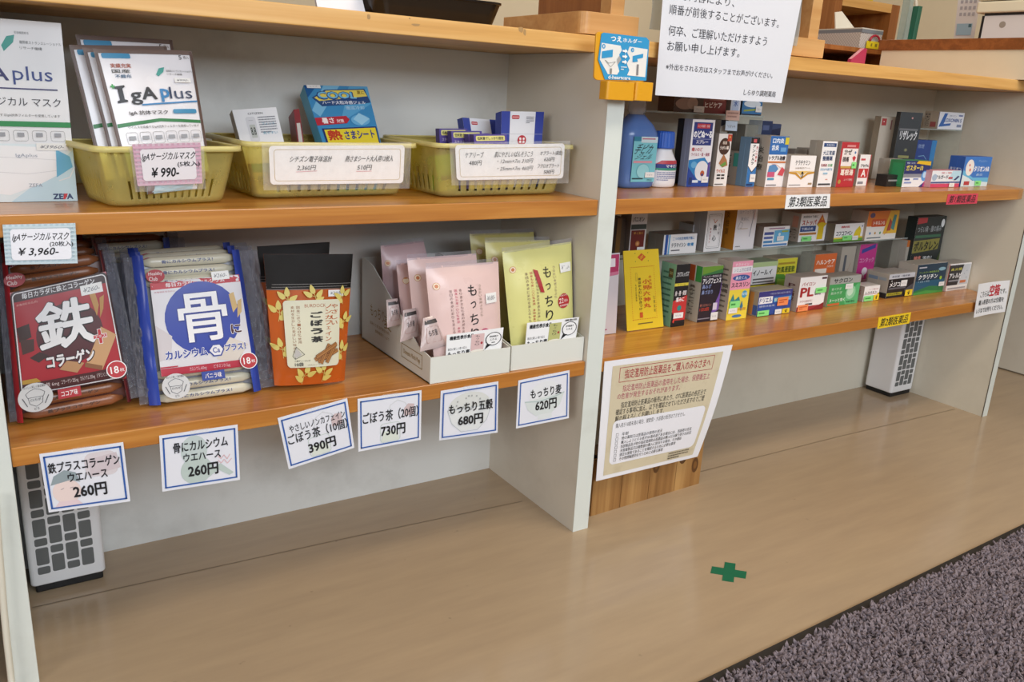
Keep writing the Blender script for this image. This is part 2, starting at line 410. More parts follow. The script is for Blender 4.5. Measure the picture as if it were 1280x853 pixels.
# carpet: black edging and pile
cy = lambda x: -.4395+.034*(x+.08)
mb = MB(); mb.prism([(-2.5, cy(-2.5), .0005), (3.3, cy(3.3), .0005), (3.3, -1.8, .0005), (-2.5, -1.8, .0005)], (0, 0, .004), M('26221f', .7))
o = mb.build('carpet_mat'); o['kind'] = 'structure'; tag(o, 'dark floor mat with black rubber edge in front of the shelves', 'mat')
pile = laminate('carpet_pile', '84787e', '3a3237', .95, .85, 70)
rnd = random.Random(3); vs = []; fs = []
x = -.45
while x < 1.75:
    y = cy(x)-.019
    while y > -1.05:
        px_, py_ = x+rnd.uniform(-.0022, .0022), y+rnd.uniform(-.0022, .0022); a = rnd.uniform(0, 6.28); h = rnd.uniform(.005, .0125); r = rnd.uniform(.0020, .0034)
        bx_, by_ = rnd.uniform(-.007, .007), rnd.uniform(-.007, .007); k = len(vs)
        for i in range(3):
            t = a+i*2.094; vs.append((px_+r*math.cos(t), py_+r*math.sin(t), .0045))
        for i in range(3):
            t = a+i*2.094+.5; vs.append((px_+bx_*.5+r*1.25*math.cos(t), py_+by_*.5+r*1.25*math.sin(t), .0045+h*.6))
        vs.append((px_+bx_, py_+by_, .0045+h))
        for i in range(3):
            j = (i+1) % 3; fs += [(k+i, k+j, k+3+j, k+3+i), (k+3+i, k+3+j, k+6)]
        y -= .0047
    x += .0047
mb = MB(); mb.add(vs, fs, pile); o = mb.build('carpet_pile'); o['kind'] = 'stuff'; tag(o, 'mottled grey-purple carpet pile of the floor mat', 'carpet')
# green tape cross
t = thing('tape_cross', 'green tape cross stuck on the beige floor near the mat', 'floor marking', at(910, 716, 2, 0))
for q in (((890, 708.5), (933.5, 715.2), (932, 724), (888, 717)), ((906, 703.3), (919.5, 705.3), (917, 728.5), (902.5, 726.3))):
    mb = MB(t.location); P = [at(u, v, 2, 0) for u, v in q]; mb.prism([(p.x, p.y, .0003) for p in P], (0, 0, .0006 if q[0][0] > 900 else .0003), '0e6a4a'); mb.build('tape_strip', t)

# ------------------------------------------------------------------ paper cards
paper = 'e4e5ee'
def slabq(mb, q, th, mat):
    q = [V(p) for p in q]; n = ((q[1]-q[3]).cross(q[0]-q[2])).normalized()
    if n.dot(CP-q[0]) < 0: n = -n
    mb.hexa(q, [p-n*th for p in q], [mat]*6)
def hang_card(pix, items, label, y=.0016, group=None, name='price_card', col=paper, tape=True):
    q = PQ(pix, YP(y)); c = (q[2]+q[3])/2
    t = thing(name, label, 'price card', c, group)
    mb = MB(c); slabq(mb, q, .0005, col); prints(mb, Surf(q), items); mb.build('card', t)
    if tape:
        S = Surf(q); mb = MB(c); a = [S(.38, 1.02, .0008), S(.62, 1.02, .0008), S(.62, .93, .0008), S(.38, .93, .0008)]
        slabq(mb, a, .0003, clear_tape); mb.build('tape', t)
    return t
clear_tape = clearmat('clear_tape', 'ffffff', .12, .15)
BL = '2a5aa8'; BK = '1c1c20'
def frame(): return [('fr', .035, .05, .965, .95, .0022, BL)]
G = 'printed price cards hanging from the lower shelf'
pale = ['e3dcdf', 'd9c6c8', '9fb0b4', 'e8d2cc', 'c9d2d2']
woman = [('p', rrect(.5, .5, .9, .9, .1, .12), 'd8cfd4'), ('p', [(.56, .52), (.93, .6), (.9, .86), (.55, .8)], 'cfc2c8'), ('e', .25, .32, .17, .2, 'e8d4d0'), ('p', [(.07, .45), (.12, .6), (.25, .68), (.38, .62), (.42, .45), (.3, .5)], '93a0a6'), ('l', [(.18, .36), (.22, .38)], .001, 'a89aa0'), ('l', [(.29, .37), (.33, .38)], .001, 'a89aa0'), ('p', [(.08, .07), (.42, .07), (.36, .16), (.14, .16)], 'e3cdd2')]
hang_card([(49, 568), (154, 553), (163, 627), (61, 641)], woman+frame()+[('t', '鉄プラスコラーゲン', .07, .65, .93, .83, BK, .035), ('t', 'ウエハース', .28, .47, .76, .62, BK, .035), ('t', '260円', .32, .18, .73, .40, BK, .05)],
          'price card with pale face drawing reading 260 yen under red wafer pack, furthest left', group=G)
bone = [('e', .42, .66, .17, .26, 'c3cfcf'), ('e', .44, .3, .2, .25, 'bccac6'), ('p', [(.5, .2), (.75, .36), (.92, .16), (.86, .12), (.72, .25), (.55, .1)], 'bccac6'), ('l', [(.72, .5), (.76, .44), (.8, .5), (.84, .42), (.88, .5)], .0012, 'dcb6bc'), ('l', [(.72, .42), (.76, .36), (.8, .42), (.84, .34), (.9, .42)], .0012, 'dcb6bc')]
hang_card([(199, 545), (297, 531), (300, 600), (203, 615)], bone+frame()+[('t', '骨にカルシウム', .16, .65, .86, .83, BK, .035), ('t', 'ウエハース', .28, .47, .76, .62, BK, .035), ('t', '260円', .33, .18, .72, .40, BK, .05)],
          'price card with pale green figure drawing reading 260 yen under blue wafer pack', group=G)
bagp = [('ro', .34, .08, .66, .46, .006, .0012, 'c9d3cf'), ('p', [(.36, .1), (.64, .1), (.62, .3), (.38, .3)], 'd9dfd6'), ('l', [(.5, .46), (.46, .62), (.5, .8), (.62, .88), (.74, .8), (.78, .7)], .0012, 'd4d6da'), ('p', [(.72, .55), (.88, .55), (.88, .76), (.78, .78), (.72, .7)], 'cdb9bb')]
hang_card([(347, 523), (434, 498), (443, 560), (361, 587)], bagp+frame()+[('t', 'やさしいノンカフェイン', .12, .66, .93, .80, BK, .02), ('t', 'ごぼう茶（10個）', .07, .44, .95, .64, BK, .03), ('t', '390円', .33, .16, .74, .37, BK, .045)],
          'tilted price card reading 390 yen under the orange tea pouches', group=G)
hang_card([(447, 499), (527, 488), (526, 550), (448, 565)], bagp+frame()+[('t', 'ごぼう茶（20個）', .07, .5, .95, .72, BK, .03), ('t', '730円', .35, .2, .74, .42, BK, .045)],
          'price card reading 730 yen hanging left of the pink bag box', group=G)
bowl = [('e', .5, .62, .36, .27, 'd8dad8'), ('p', [(.12, .58), (.88, .58), (.82, .34), (.66, .14), (.34, .14), (.18, .34)], 'dfe2e4'), ('l', [(.12, .58), (.2, .3), (.36, .12), (.64, .12), (.8, .3), (.88, .58), (.12, .58)], .001, 'b9c0c6')]+[('e', .5+.28*math.cos(i*2.4)*(i % 5+1)/6, .68+.14*math.sin(i*2.4), .014, .018, 'a9acac') for i in range(14)]
hang_card([(551, 489), (623, 477), (622, 541), (549, 551)], bowl+frame()+[('t', 'もっちり五穀', .14, .5, .90, .70, BK, .035), ('t', '680円', .30, .24, .73, .45, BK, .045)],
          'price card with bowl drawing reading 680 yen under pink bag box', group=G)
bowl2 = [('e', .52, .62, .3, .26, 'e4e6ea'), ('p', [(.14, .52), (.9, .58), (.82, .34), (.66, .2), (.36, .18), (.2, .34)], 'd6dddd'), ('l', [(.14, .52), (.4, .48), (.7, .52), (.9, .58)], .002, 'b4c4c4'), ('r', .4, .1, .66, .2, 'dde2e4')]
hang_card([(648, 476), (712, 463), (711, 523), (645, 536)], bowl2+frame()+[('t', 'もっちり麦', .24, .56, .84, .76, BK, .035), ('t', '620円', .34, .28, .75, .50, BK, .045)],
          'price card with rice bowl drawing reading 620 yen under yellow bag box', group=G)
def gingham(c0, c1):
    return [('r', .08*i, 0, .08*i+.04, 1, c1) for i in range(13)]+[('r', 0, .1*i, 1, .1*i+.05, c0) for i in range(10)]
hang_card([(3, 281), (94, 279), (97, 329), (7, 331)], gingham('c6d6de', 'b9ccd4')+[('rr', .09, .11, .92, .89, 'eeeef6', .004), ('t', 'IgAサージカルマスク', .12, .56, .89, .79, BK, .03, .05), ('t', '(20枚入)', .62, .42, .95, .57, BK, .03), ('t', '¥ 3,960-', .18, .2, .74, .42, BK, .03, .06)],
          'handwritten card with blue gingham border taped to the upper shelf edge', name='handwritten_card', col='cfdde4', tape=False)
# shelf category labels, thin strips stuck to the shelf fronts
def strip(pix, text, label, col, y):
    q = PQ(pix, YP(y)); c = (q[2]+q[3])/2; mb = MB(c); slabq(mb, q, .0005, col); prints(mb, Surf(q), [('t', text, .07, .12, .93, .88, BK, .02, .05)]); tag(mb.build('shelf_label'), label, 'shelf label', 'category labels on the right shelf edges')
strip([(983, 244), (1038, 242.5), (1037, 260), (981, 261.5)], '第3類医薬品', 'white category label stuck on the upper right shelf edge', 'f2f2f4', .0036)
strip([(1185, 243), (1223, 242), (1221, 254.5), (1182.5, 256)], '第1類医薬品', 'red category label stuck on the upper right shelf edge', 'd8405a', .0036)
strip([(1098.5, 397), (1139, 390.5), (1136.5, 404.5), (1096.5, 411.5)], '第2類医薬品', 'yellow category label stuck on the lower right shelf edge', 'f0cc28', .0036)
# notice taped to the lower right shelf
q = [V((.044, .0030, .343)), V((.380, .0030, .336)), V((.368, .0030, .070)), V((.048, .0030, .094))]
br = at(872, 571, 1, .026); bl = at(745, 602, 1, .018); q = [at(755, 452, 1, .0030), at(915, 431, 1, .0030), br, bl]
q[0].x = max(q[0].x, .0385); q[3].x = max(q[3].x, .0385); q[0].y = q[1].y = .0012
fnc = lambda u, v: .006*math.sin(math.pi*min(1, max(0, v)))*u
S = Surf(q, fn=fnc); mb = MB((q[2]+q[3])/2)
mb.grid(lambda u, v: S(u, v), 14, 14, M('f0f0f6', .4)); mb.grid(lambda u, v: S(u, v, -.0005), 14, 14, M('f0f0f6', .4))
tan = laminate('parchment_print', 'd6caae', 'b8a888', .5, .7, 30)
RD = 'a8343e'; RP = 'b04a64'
it = [('rr', .06, .035, .93, .955, tan, .001), ('ro', .115, .815, .865, .935, .0005, .0012, RD), ('t', '指定濫用防止医薬品をご購入のみなさまへ', .155, .84, .84, .915, RD, .02),
      ('t', '指定濫用防止医薬品の濫用をした場合、保健衛生上', .15, .735, .86, .79, RP, .01), ('t', 'の危害が発生するおそれがあります。', .115, .675, .62, .725, RP, .01),
      ('t', '指定濫用防止医薬品の販売にあたり、OTC医薬品の各区分で', .15, .60, .86, .65, BK, .008), ('t', '確認する事項に加え、以下を確認させていただきますのでご理', .115, .545, .86, .595, BK, .008), ('t', '解の程よろしくお願いします。', .115, .49, .52, .54, BK, .008),
      ('rr', .10, .12, .90, .50, 'f0f0f8', .012), ('t', '購入者が18歳未満の場合、複数個・大容量の販売はできません。', .125, .435, .72, .475, BK, .006)]
for i, s in enumerate(['年齢', '他の薬剤又は医薬品の使用の状況', '購入しようとする者が18 歳未満である場合には、当該者の氏名', '当該製品及び他の指定濫用防止医薬品の購入又は譲り受けの状況', '大容量製品又は複数個の購入に該当する場合、その理由', '適正な使用であることを確認するために必要な事項', 'その他情報提供を行うために必要な事項']):
    y = .365-i*.036; L = (.06, .38, .68, .69, .6, .55, .43)[i]
    it += [('fr', .135, y-.003, .155, y+.024, .0006, BK), ('t', s, .185, y-.004, .185+L*.93, y+.026, BK, .004)]
it += lines(.66, .045, .86, .115, 3, '6a6258', 4)
prints(mb, S, it, .0004)
tag(mb.build('paper_notice'), 'tan and white printed notice hanging from the lower right shelf beside divider', 'notice')
# plank panel standing below it
A = at(738, 646, 2, 0); A.x = max(A.x, T+.001); B2 = at(871, 603, 2, 0); B2.y = A.y+.012
plank = wood('plank_wood', '7a5228', '9a6e3c', 'bb9058', 2, .6, .45)
c = (A+B2)/2; mb = MB(c); n = (B2-A)/4
for i in range(4):
    a = A+n*i+V((0, 0, .0)); b = A+n*(i+1)-V((.0012, 0, 0))
    fr = [a+V((0, 0, .12)), b+V((0, 0, .12)), b, a]; mb.hexa(fr, [p+V((0, .012, 0)) for p in fr], [plank]*6)
mb.box((A.x, B2.y+.0121, 0), (B2.x-.001, B2.y+.016, .119), '3a2616')
for px_, pz, r in ((.55, .075, .012), (.80, .085, .016), (.93, .05, .012)):
    p = A+(B2-A)*px_; mb.add([(p.x+r*math.cos(a)*.8, p.y-.0006, pz+r*math.sin(a)*(1.5)) for a in [i*math.pi/7 for i in range(14)]], [tuple(range(14))], '5e3c1e'); mb.add([(p.x+r*.5*math.cos(a)*.8, p.y-.0009, pz+r*.5*math.sin(a)*(1.5)) for a in [i*math.pi/7 for i in range(14)]], [tuple(range(14))], '7d5429')
tag(mb.build('plank_panel'), 'rustic brown plank panel on the floor beneath the hanging notice', 'panel')
# small notice on the right side panel
q = PQ([(1223.5, 355.5), (1263, 350.5), (1256.5, 390), (1217, 397.5)], (V((XR-.0015, 0, 0)), V((-1, 0, 0))))
q = PQ([(1223.5, 355.5), (1263, 350.5), (1256.5, 390), (1217, 397.5)], YP(-.004))
S = Surf(q, fn=lambda u, v: -.004*math.sin(3*u)); mb = MB((q[2]+q[3])/2); mb.grid(lambda u, v: S(u, v), 8, 4, M('f0eff2', .4)); mb.grid(lambda u, v: S(u, v, -.0005), 8, 4, M('f0eff2', .4))
prints(mb, S, [('t', 'こちらは', .12, .58, .42, .76, BK, .02), ('t', '空箱', .42, .56, .74, .92, 'c02838', .05), ('t', 'です。', .74, .60, .94, .76, BK, .02), ('t', '購入希望の方は空箱を', .10, .34, .90, .50, BK, .02), ('t', 'レジまでお持ちください。', .06, .1, .90, .26, BK, .02)])
tag(mb.build('paper_notice'), 'small white notice with red letters taped to right panel edge', 'notice')
# cane holder
c = at(780, 70, 1, -.004); t = thing('cane_holder', 'yellow plastic cane holder with blue instruction sheet on divider', 'cane holder', (c.x, -.002, c.z-.04))
yel = M('e0a01c', .3)
q = PQ([(745.5, 39), (810, 47.5), (806, 103), (742.5, 100)], YP(-.004)); mb = MB(t.location); S0 = Surf(q)
mb.prism([S0(u, v) for u, v in rrect(0, 0, 1, 1, .08, .08)], (0, .0035, 0), yel); mb.build('back_plate', t, bevel=.0006)
q = PQ([(749.5, 40), (812, 47.5), (809, 102), (746.5, 99)], YP(-.0055)); mb = MB(t.location); S = Surf(q); cb = '2f96cc'; w = 'e6e6e4'
o = [(.0, .42), (.04, .97), (.08, 1), (.94, 1), (1, .93), (.98, .02), (.15, 0), (.0, .42)]
mb.prism([S(x, y) for x, y in o[:-1]], (0, .0006, 0), cb)
prints(mb, S, [('p', [(.03, .42), (.05, .78), (.42, .76), (.45, .66), (.40, .56), (.44, .46), (.38, .34), (.42, .2), (.38, .12), (.2, .12)], w), ('p', [(.60, .76), (.97, .74), (.95, .1), (.58, .12), (.62, .24), (.56, .38), (.62, .5), (.56, .62)], w),
     ('t', 'つえ', .22, .83, .44, .96, 'f6f6f6', .05), ('t', 'ホルダー', .46, .84, .84, .94, 'f6f6f6', .03), ('c', .09, .71, .0035, cb), ('t', '1', .08, .685, .1, .735, w, .02), ('c', .66, .69, .0035, cb), ('t', '2', .65, .665, .675, .715, w, .02),
     ('p', [(.06, .45), (.06, .6), (.27, .66), (.27, .5)], cb), ('p', [(.67, .42), (.67, .56), (.88, .63), (.88, .54), (.76, .5), (.78, .44)], cb), ('l', [(.13, .42), (.24, .28), (.33, .4), (.2, .36), (.13, .42)], .0008, '9a9a98'), ('r', .23, .13, .27, .25, '8a8a88'), ('r', .76, .13, .8, .38, '808084'), ('p', [(.38, .34), (.44, .46), (.4, .54), (.36, .46)], 'a8a8a8'),
     ('p', [(.46, .63), (.51, .63), (.51, .60), (.56, .65), (.51, .70), (.51, .67), (.46, .67)], 'f4f4f4'), ('p', [(.46, .51), (.51, .51), (.51, .48), (.56, .53), (.51, .58), (.51, .55), (.46, .55)], 'f4f4f4'), ('p', [(.46, .39), (.51, .39), (.51, .36), (.56, .41), (.51, .46), (.51, .43), (.46, .43)], 'f4f4f4')]+lines(.44, .22, .56, .32, 2, 'dfeef4', 2)+[('t', 'd-heartcare', .2, .02, .64, .1, 'f0f6fa', .03)])
mb.build('instruction_sheet', t)
for (u0, v0, u1, v1, dy) in ((760, 101, 793, 126.5, -.03), (796, 102, 816, 127, -.016)):
    a = at(u0, v0, 1, -.028); b = at(u1, v1, 1, -.028); mb = MB(t.location)
    pts = rrect(a.x, -.028+dy*0, b.x, -.0048, .005, .005); pts = [(x, min(y, -.0045)) for x, y in pts]
    mb.prism([(x, y, b.z) for x, y in pts], (0, 0, a.z-b.z), yel); mb.build('cane_clip', t, bevel=.0012)
# hanging notice over the right bay
q = PQ([(837, -110), (1016, -72), (977, 129), (819, 119)], YP(.036)); S = Surf(q); mb = MB((q[2]+q[3])/2)
slabq(mb, q, .0006, M('dfe1ea', .16)); G2 = '3c3c42'
def hv(u, v):
    p = at(u, v, 1, .036); s = (p.z-q[3].z)/(q[0].z-q[3].z); lx = q[3].x+(q[0].x-q[3].x)*s; rx = q[2].x+(q[1].x-q[2].x)*s
    return (p.x-lx)/(rx-lx), (p.z-q[3].z+(q[3].z-q[2].z)*(p.x-q[3].x)/(q[2].x-q[3].x))/(q[0].z-q[3].z)
def hrow(text, u0, vt, u1, vb0, b=.004):
    a = hv(u0, vb0); t = hv(u0, vt); e = hv(u1, vb0); return ('t', text, a[0], a[1], e[0], t[1], G2, b)
prints(mb, S, [hrow('処方内容により、', 838, -14, 919, -2), hrow('順番が前後することがございます。', 836, 4.5, 976, 17.5), hrow('何卒、ご理解いただけますよう', 835, 31, 960, 44), hrow('お願い申し上げます。', 833.5, 50.5, 925, 63),
               hrow('※外出をされる方はスタッフまでお声がけください。', 832, 79, 967, 87, 0), hrow('しらゆり調剤薬局', 929, 111.5, 969, 119, 0)])
o = mb.build('hanging_notice'); tag(o, 'large laminated white notice hanging in front of the counter edge', 'notice')
NQ = q
# ------------------------------------------------------------------ cartons
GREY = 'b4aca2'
def squiggle(a, b, c, d, n, col, seed, w=.0006):
    rnd = random.Random(seed); st = (c-a)/n; out = []
    for i in range(n):
        x = a+i*st; out.append(('l', [(x, d), (x+st*.3, b+(d-b)*rnd.random()*.5), (x+st*.65, d-(d-b)*rnd.random()*.4), (x+st*.5, b)], w, col))
    return out
def sticker(S, t, org, kind, u0, v0, u1, v1, seed=1, text=None):
    col = {'price': 'ecebea', 'green': '8fe88a', 'orange': 'f2915c', 'yellow': 'f0d030', 'pink': 'dcb2a4', 'pale': 'c3d2e2'}[kind]
    nm = {'price': 'price_sticker'}.get(kind, 'sticker')
    mb = MB(org); q = [S(u0, v1, .0028), S(u1, v1, .0028), S(u1, v0, .0028), S(u0, v0, .0028)]
    slabq(mb, q, .0004, col); s2 = Surf(q)
    if kind == 'price' and text: prints(mb, s2, [('t', text, .12, .28, .88, .74, '77777e', .0, .1)])
    elif kind == 'price': prints(mb, s2, squiggle(.18, .35, .8, .65, 3, 'a2a2a6', seed, .0004))
    elif kind == 'yellow': prints(mb, s2, [('r', .4, .2, .6, .45, BK), ('r', .3, .5, .62, .62, BK), ('r', .4, .7, .7, .8, BK)])
    else: prints(mb, s2, lines(.12, .25, .88, .8, 1 if kind == 'green' else 2, {'green': '3f9a4a', 'orange': 'c85a34'}.get(kind, 'a88c84'), seed))
    o = mb.build(nm, t)
    if kind in ('green', 'orange', 'yellow', 'pink'): o['label'] = kind+' sticker'
MB_CAT = 'medicine box'
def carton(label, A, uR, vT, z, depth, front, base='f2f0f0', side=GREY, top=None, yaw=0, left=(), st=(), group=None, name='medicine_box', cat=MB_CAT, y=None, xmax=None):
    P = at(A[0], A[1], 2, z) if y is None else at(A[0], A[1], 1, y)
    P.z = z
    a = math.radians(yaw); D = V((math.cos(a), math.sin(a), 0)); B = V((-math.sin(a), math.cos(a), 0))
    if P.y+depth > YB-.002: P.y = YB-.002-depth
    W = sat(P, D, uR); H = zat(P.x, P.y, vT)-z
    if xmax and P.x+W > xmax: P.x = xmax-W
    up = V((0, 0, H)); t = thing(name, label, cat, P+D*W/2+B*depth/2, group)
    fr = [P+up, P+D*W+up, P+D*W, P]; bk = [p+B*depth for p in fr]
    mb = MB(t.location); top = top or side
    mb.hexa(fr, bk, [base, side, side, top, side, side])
    # tuck flap on the top and glued flap at the left end, each slightly proud
    e = .0007; n = V((0, 0, .00035))
    f = [P+up+D*e+B*e*3+n, P+up+D*(W-e)+B*e*3+n, P+up+D*(W-e)+B*(depth-e)+n, P+up+D*e+B*(depth-e)+n]
    mb.hexa([f[3], f[2], f[1], f[0]], [p-n for p in (f[3], f[2], f[1], f[0])], [top]*6)
    n = -D*.00035; g = [fr[3]+B*depth*.5+up*.02+n, fr[3]+B*(depth-e)+up*.02+n, bk[0]-up*.02-B*e+n, fr[0]+B*depth*.5-up*.02+n]
    mb.hexa(g, [p-n for p in g], [side]*6)
    S = Surf([fr[0], fr[1], fr[2], fr[3]]); prints(mb, S, front)
    if left: prints(mb, Surf([bk[0], fr[0], fr[3], bk[3]]), left, .0009)
    mb.build('carton', t)
    for k, s in enumerate(st): sticker(S, t, t.location, *s, seed=k+len(label))
    return t
def lt(text, col=BK): return [('tv', text, .3, .2, .7, .85, col, .03)]
def sidebars(seed, col='5a5650'): return lines(.2, .1, .8, .9, 9, col, seed, .3)

GU, GR, GL, GK = 'medicine boxes on the upper right shelf', 'medicine boxes on clear risers', 'medicine boxes at the front of the lower right shelf', 'medicine boxes behind the front row'
# ---- lower shelf, front row
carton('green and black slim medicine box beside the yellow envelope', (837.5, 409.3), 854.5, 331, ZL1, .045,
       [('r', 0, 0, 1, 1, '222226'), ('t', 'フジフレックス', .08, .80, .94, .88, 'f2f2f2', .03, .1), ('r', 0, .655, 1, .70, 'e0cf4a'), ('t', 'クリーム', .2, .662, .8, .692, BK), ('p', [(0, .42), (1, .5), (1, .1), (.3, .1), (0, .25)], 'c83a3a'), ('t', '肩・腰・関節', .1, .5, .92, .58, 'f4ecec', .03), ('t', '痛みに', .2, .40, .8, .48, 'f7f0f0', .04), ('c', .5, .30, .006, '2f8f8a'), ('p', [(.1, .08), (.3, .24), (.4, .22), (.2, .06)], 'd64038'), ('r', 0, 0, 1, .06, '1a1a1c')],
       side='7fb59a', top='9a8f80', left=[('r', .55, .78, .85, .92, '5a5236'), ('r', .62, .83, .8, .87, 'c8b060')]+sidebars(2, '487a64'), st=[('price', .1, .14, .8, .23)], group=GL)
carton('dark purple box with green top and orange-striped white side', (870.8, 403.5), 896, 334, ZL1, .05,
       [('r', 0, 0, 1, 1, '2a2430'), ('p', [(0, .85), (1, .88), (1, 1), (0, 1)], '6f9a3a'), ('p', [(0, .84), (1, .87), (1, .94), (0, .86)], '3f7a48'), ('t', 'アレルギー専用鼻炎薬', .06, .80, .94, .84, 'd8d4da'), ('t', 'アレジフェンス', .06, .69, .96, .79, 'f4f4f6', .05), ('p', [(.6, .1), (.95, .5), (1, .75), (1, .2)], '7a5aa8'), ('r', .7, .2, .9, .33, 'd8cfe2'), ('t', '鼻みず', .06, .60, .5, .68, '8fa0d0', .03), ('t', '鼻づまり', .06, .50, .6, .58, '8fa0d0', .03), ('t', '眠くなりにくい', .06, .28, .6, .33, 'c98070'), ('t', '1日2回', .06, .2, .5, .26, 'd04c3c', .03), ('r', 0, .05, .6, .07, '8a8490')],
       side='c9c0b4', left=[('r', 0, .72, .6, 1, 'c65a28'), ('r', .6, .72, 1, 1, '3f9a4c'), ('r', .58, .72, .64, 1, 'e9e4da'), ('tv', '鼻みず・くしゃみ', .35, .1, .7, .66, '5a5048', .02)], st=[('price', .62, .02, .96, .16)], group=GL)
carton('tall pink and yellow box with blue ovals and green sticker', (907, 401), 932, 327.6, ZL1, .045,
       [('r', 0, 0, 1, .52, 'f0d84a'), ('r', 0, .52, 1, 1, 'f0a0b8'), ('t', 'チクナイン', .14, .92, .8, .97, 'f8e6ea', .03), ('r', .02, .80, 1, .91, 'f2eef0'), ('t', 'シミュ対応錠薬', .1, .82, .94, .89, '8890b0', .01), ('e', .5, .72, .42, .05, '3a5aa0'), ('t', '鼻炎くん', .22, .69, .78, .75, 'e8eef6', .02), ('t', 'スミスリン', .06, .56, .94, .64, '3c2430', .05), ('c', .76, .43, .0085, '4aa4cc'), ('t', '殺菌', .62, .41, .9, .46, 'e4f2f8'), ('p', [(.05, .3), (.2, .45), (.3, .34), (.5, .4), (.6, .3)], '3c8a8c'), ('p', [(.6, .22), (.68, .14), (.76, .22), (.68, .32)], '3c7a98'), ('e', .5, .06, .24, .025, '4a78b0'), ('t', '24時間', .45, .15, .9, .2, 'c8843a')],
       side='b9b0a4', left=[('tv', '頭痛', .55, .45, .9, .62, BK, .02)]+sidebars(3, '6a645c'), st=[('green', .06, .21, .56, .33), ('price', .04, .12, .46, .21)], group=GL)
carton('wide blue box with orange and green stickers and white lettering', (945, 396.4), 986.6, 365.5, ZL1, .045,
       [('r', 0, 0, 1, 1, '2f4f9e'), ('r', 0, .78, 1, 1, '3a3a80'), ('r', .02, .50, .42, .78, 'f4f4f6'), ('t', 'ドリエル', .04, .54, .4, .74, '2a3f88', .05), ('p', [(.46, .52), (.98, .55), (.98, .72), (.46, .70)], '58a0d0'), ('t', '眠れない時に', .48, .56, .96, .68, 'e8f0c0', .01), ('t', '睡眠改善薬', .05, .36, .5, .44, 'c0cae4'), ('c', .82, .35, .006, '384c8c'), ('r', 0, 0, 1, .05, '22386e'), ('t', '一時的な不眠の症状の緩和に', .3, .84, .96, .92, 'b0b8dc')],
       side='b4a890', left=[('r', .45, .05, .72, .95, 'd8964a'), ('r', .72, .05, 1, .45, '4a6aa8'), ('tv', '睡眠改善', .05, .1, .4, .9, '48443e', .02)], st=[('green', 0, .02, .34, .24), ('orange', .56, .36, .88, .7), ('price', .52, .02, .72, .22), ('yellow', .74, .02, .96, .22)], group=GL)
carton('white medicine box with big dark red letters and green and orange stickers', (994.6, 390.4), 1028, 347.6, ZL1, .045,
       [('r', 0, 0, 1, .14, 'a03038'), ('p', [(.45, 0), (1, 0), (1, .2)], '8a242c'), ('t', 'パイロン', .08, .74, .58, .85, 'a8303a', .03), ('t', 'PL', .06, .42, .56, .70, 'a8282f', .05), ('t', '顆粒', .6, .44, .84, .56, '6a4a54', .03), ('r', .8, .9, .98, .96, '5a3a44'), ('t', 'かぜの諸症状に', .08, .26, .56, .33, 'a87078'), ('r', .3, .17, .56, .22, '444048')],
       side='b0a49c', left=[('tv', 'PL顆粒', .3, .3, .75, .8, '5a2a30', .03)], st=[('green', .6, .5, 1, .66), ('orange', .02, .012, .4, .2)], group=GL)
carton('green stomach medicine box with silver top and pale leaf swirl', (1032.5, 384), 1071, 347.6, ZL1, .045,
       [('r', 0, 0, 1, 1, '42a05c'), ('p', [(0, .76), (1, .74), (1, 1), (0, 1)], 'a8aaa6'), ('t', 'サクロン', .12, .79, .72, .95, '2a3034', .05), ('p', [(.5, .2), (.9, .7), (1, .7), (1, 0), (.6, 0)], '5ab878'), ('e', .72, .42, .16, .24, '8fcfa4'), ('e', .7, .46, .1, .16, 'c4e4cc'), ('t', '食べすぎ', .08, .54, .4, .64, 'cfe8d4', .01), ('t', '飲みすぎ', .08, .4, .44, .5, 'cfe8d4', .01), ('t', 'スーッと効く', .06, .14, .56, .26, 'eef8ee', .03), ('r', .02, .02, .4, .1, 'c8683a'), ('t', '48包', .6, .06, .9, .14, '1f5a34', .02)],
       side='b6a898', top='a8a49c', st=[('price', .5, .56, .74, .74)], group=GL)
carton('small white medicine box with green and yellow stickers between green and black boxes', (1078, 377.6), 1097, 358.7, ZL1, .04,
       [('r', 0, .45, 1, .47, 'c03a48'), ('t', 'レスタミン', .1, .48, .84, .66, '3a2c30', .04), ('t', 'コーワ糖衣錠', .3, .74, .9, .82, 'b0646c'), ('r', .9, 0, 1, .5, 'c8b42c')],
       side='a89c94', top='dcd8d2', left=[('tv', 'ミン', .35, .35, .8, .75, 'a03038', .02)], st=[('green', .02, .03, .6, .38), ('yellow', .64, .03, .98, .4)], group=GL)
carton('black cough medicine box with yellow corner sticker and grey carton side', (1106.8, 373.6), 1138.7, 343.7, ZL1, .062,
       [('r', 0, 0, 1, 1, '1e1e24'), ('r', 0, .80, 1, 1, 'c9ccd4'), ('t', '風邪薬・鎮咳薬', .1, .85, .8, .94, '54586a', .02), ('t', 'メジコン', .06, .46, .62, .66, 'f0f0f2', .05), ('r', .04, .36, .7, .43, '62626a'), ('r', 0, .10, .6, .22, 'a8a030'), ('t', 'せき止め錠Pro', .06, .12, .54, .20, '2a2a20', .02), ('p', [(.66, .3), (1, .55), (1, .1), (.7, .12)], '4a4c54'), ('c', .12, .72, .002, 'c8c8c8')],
       side='b3aea4', top='c4beb4', left=[('r', .05, .7, .5, .84, '7c90a8'), ('r', .55, .72, .9, .84, '9aa6b0'), ('r', 0, 0, 1, .22, '2a2a2e')], st=[('price', .46, .46, .7, .72), ('yellow', .7, .02, .98, .28)], group=GL)
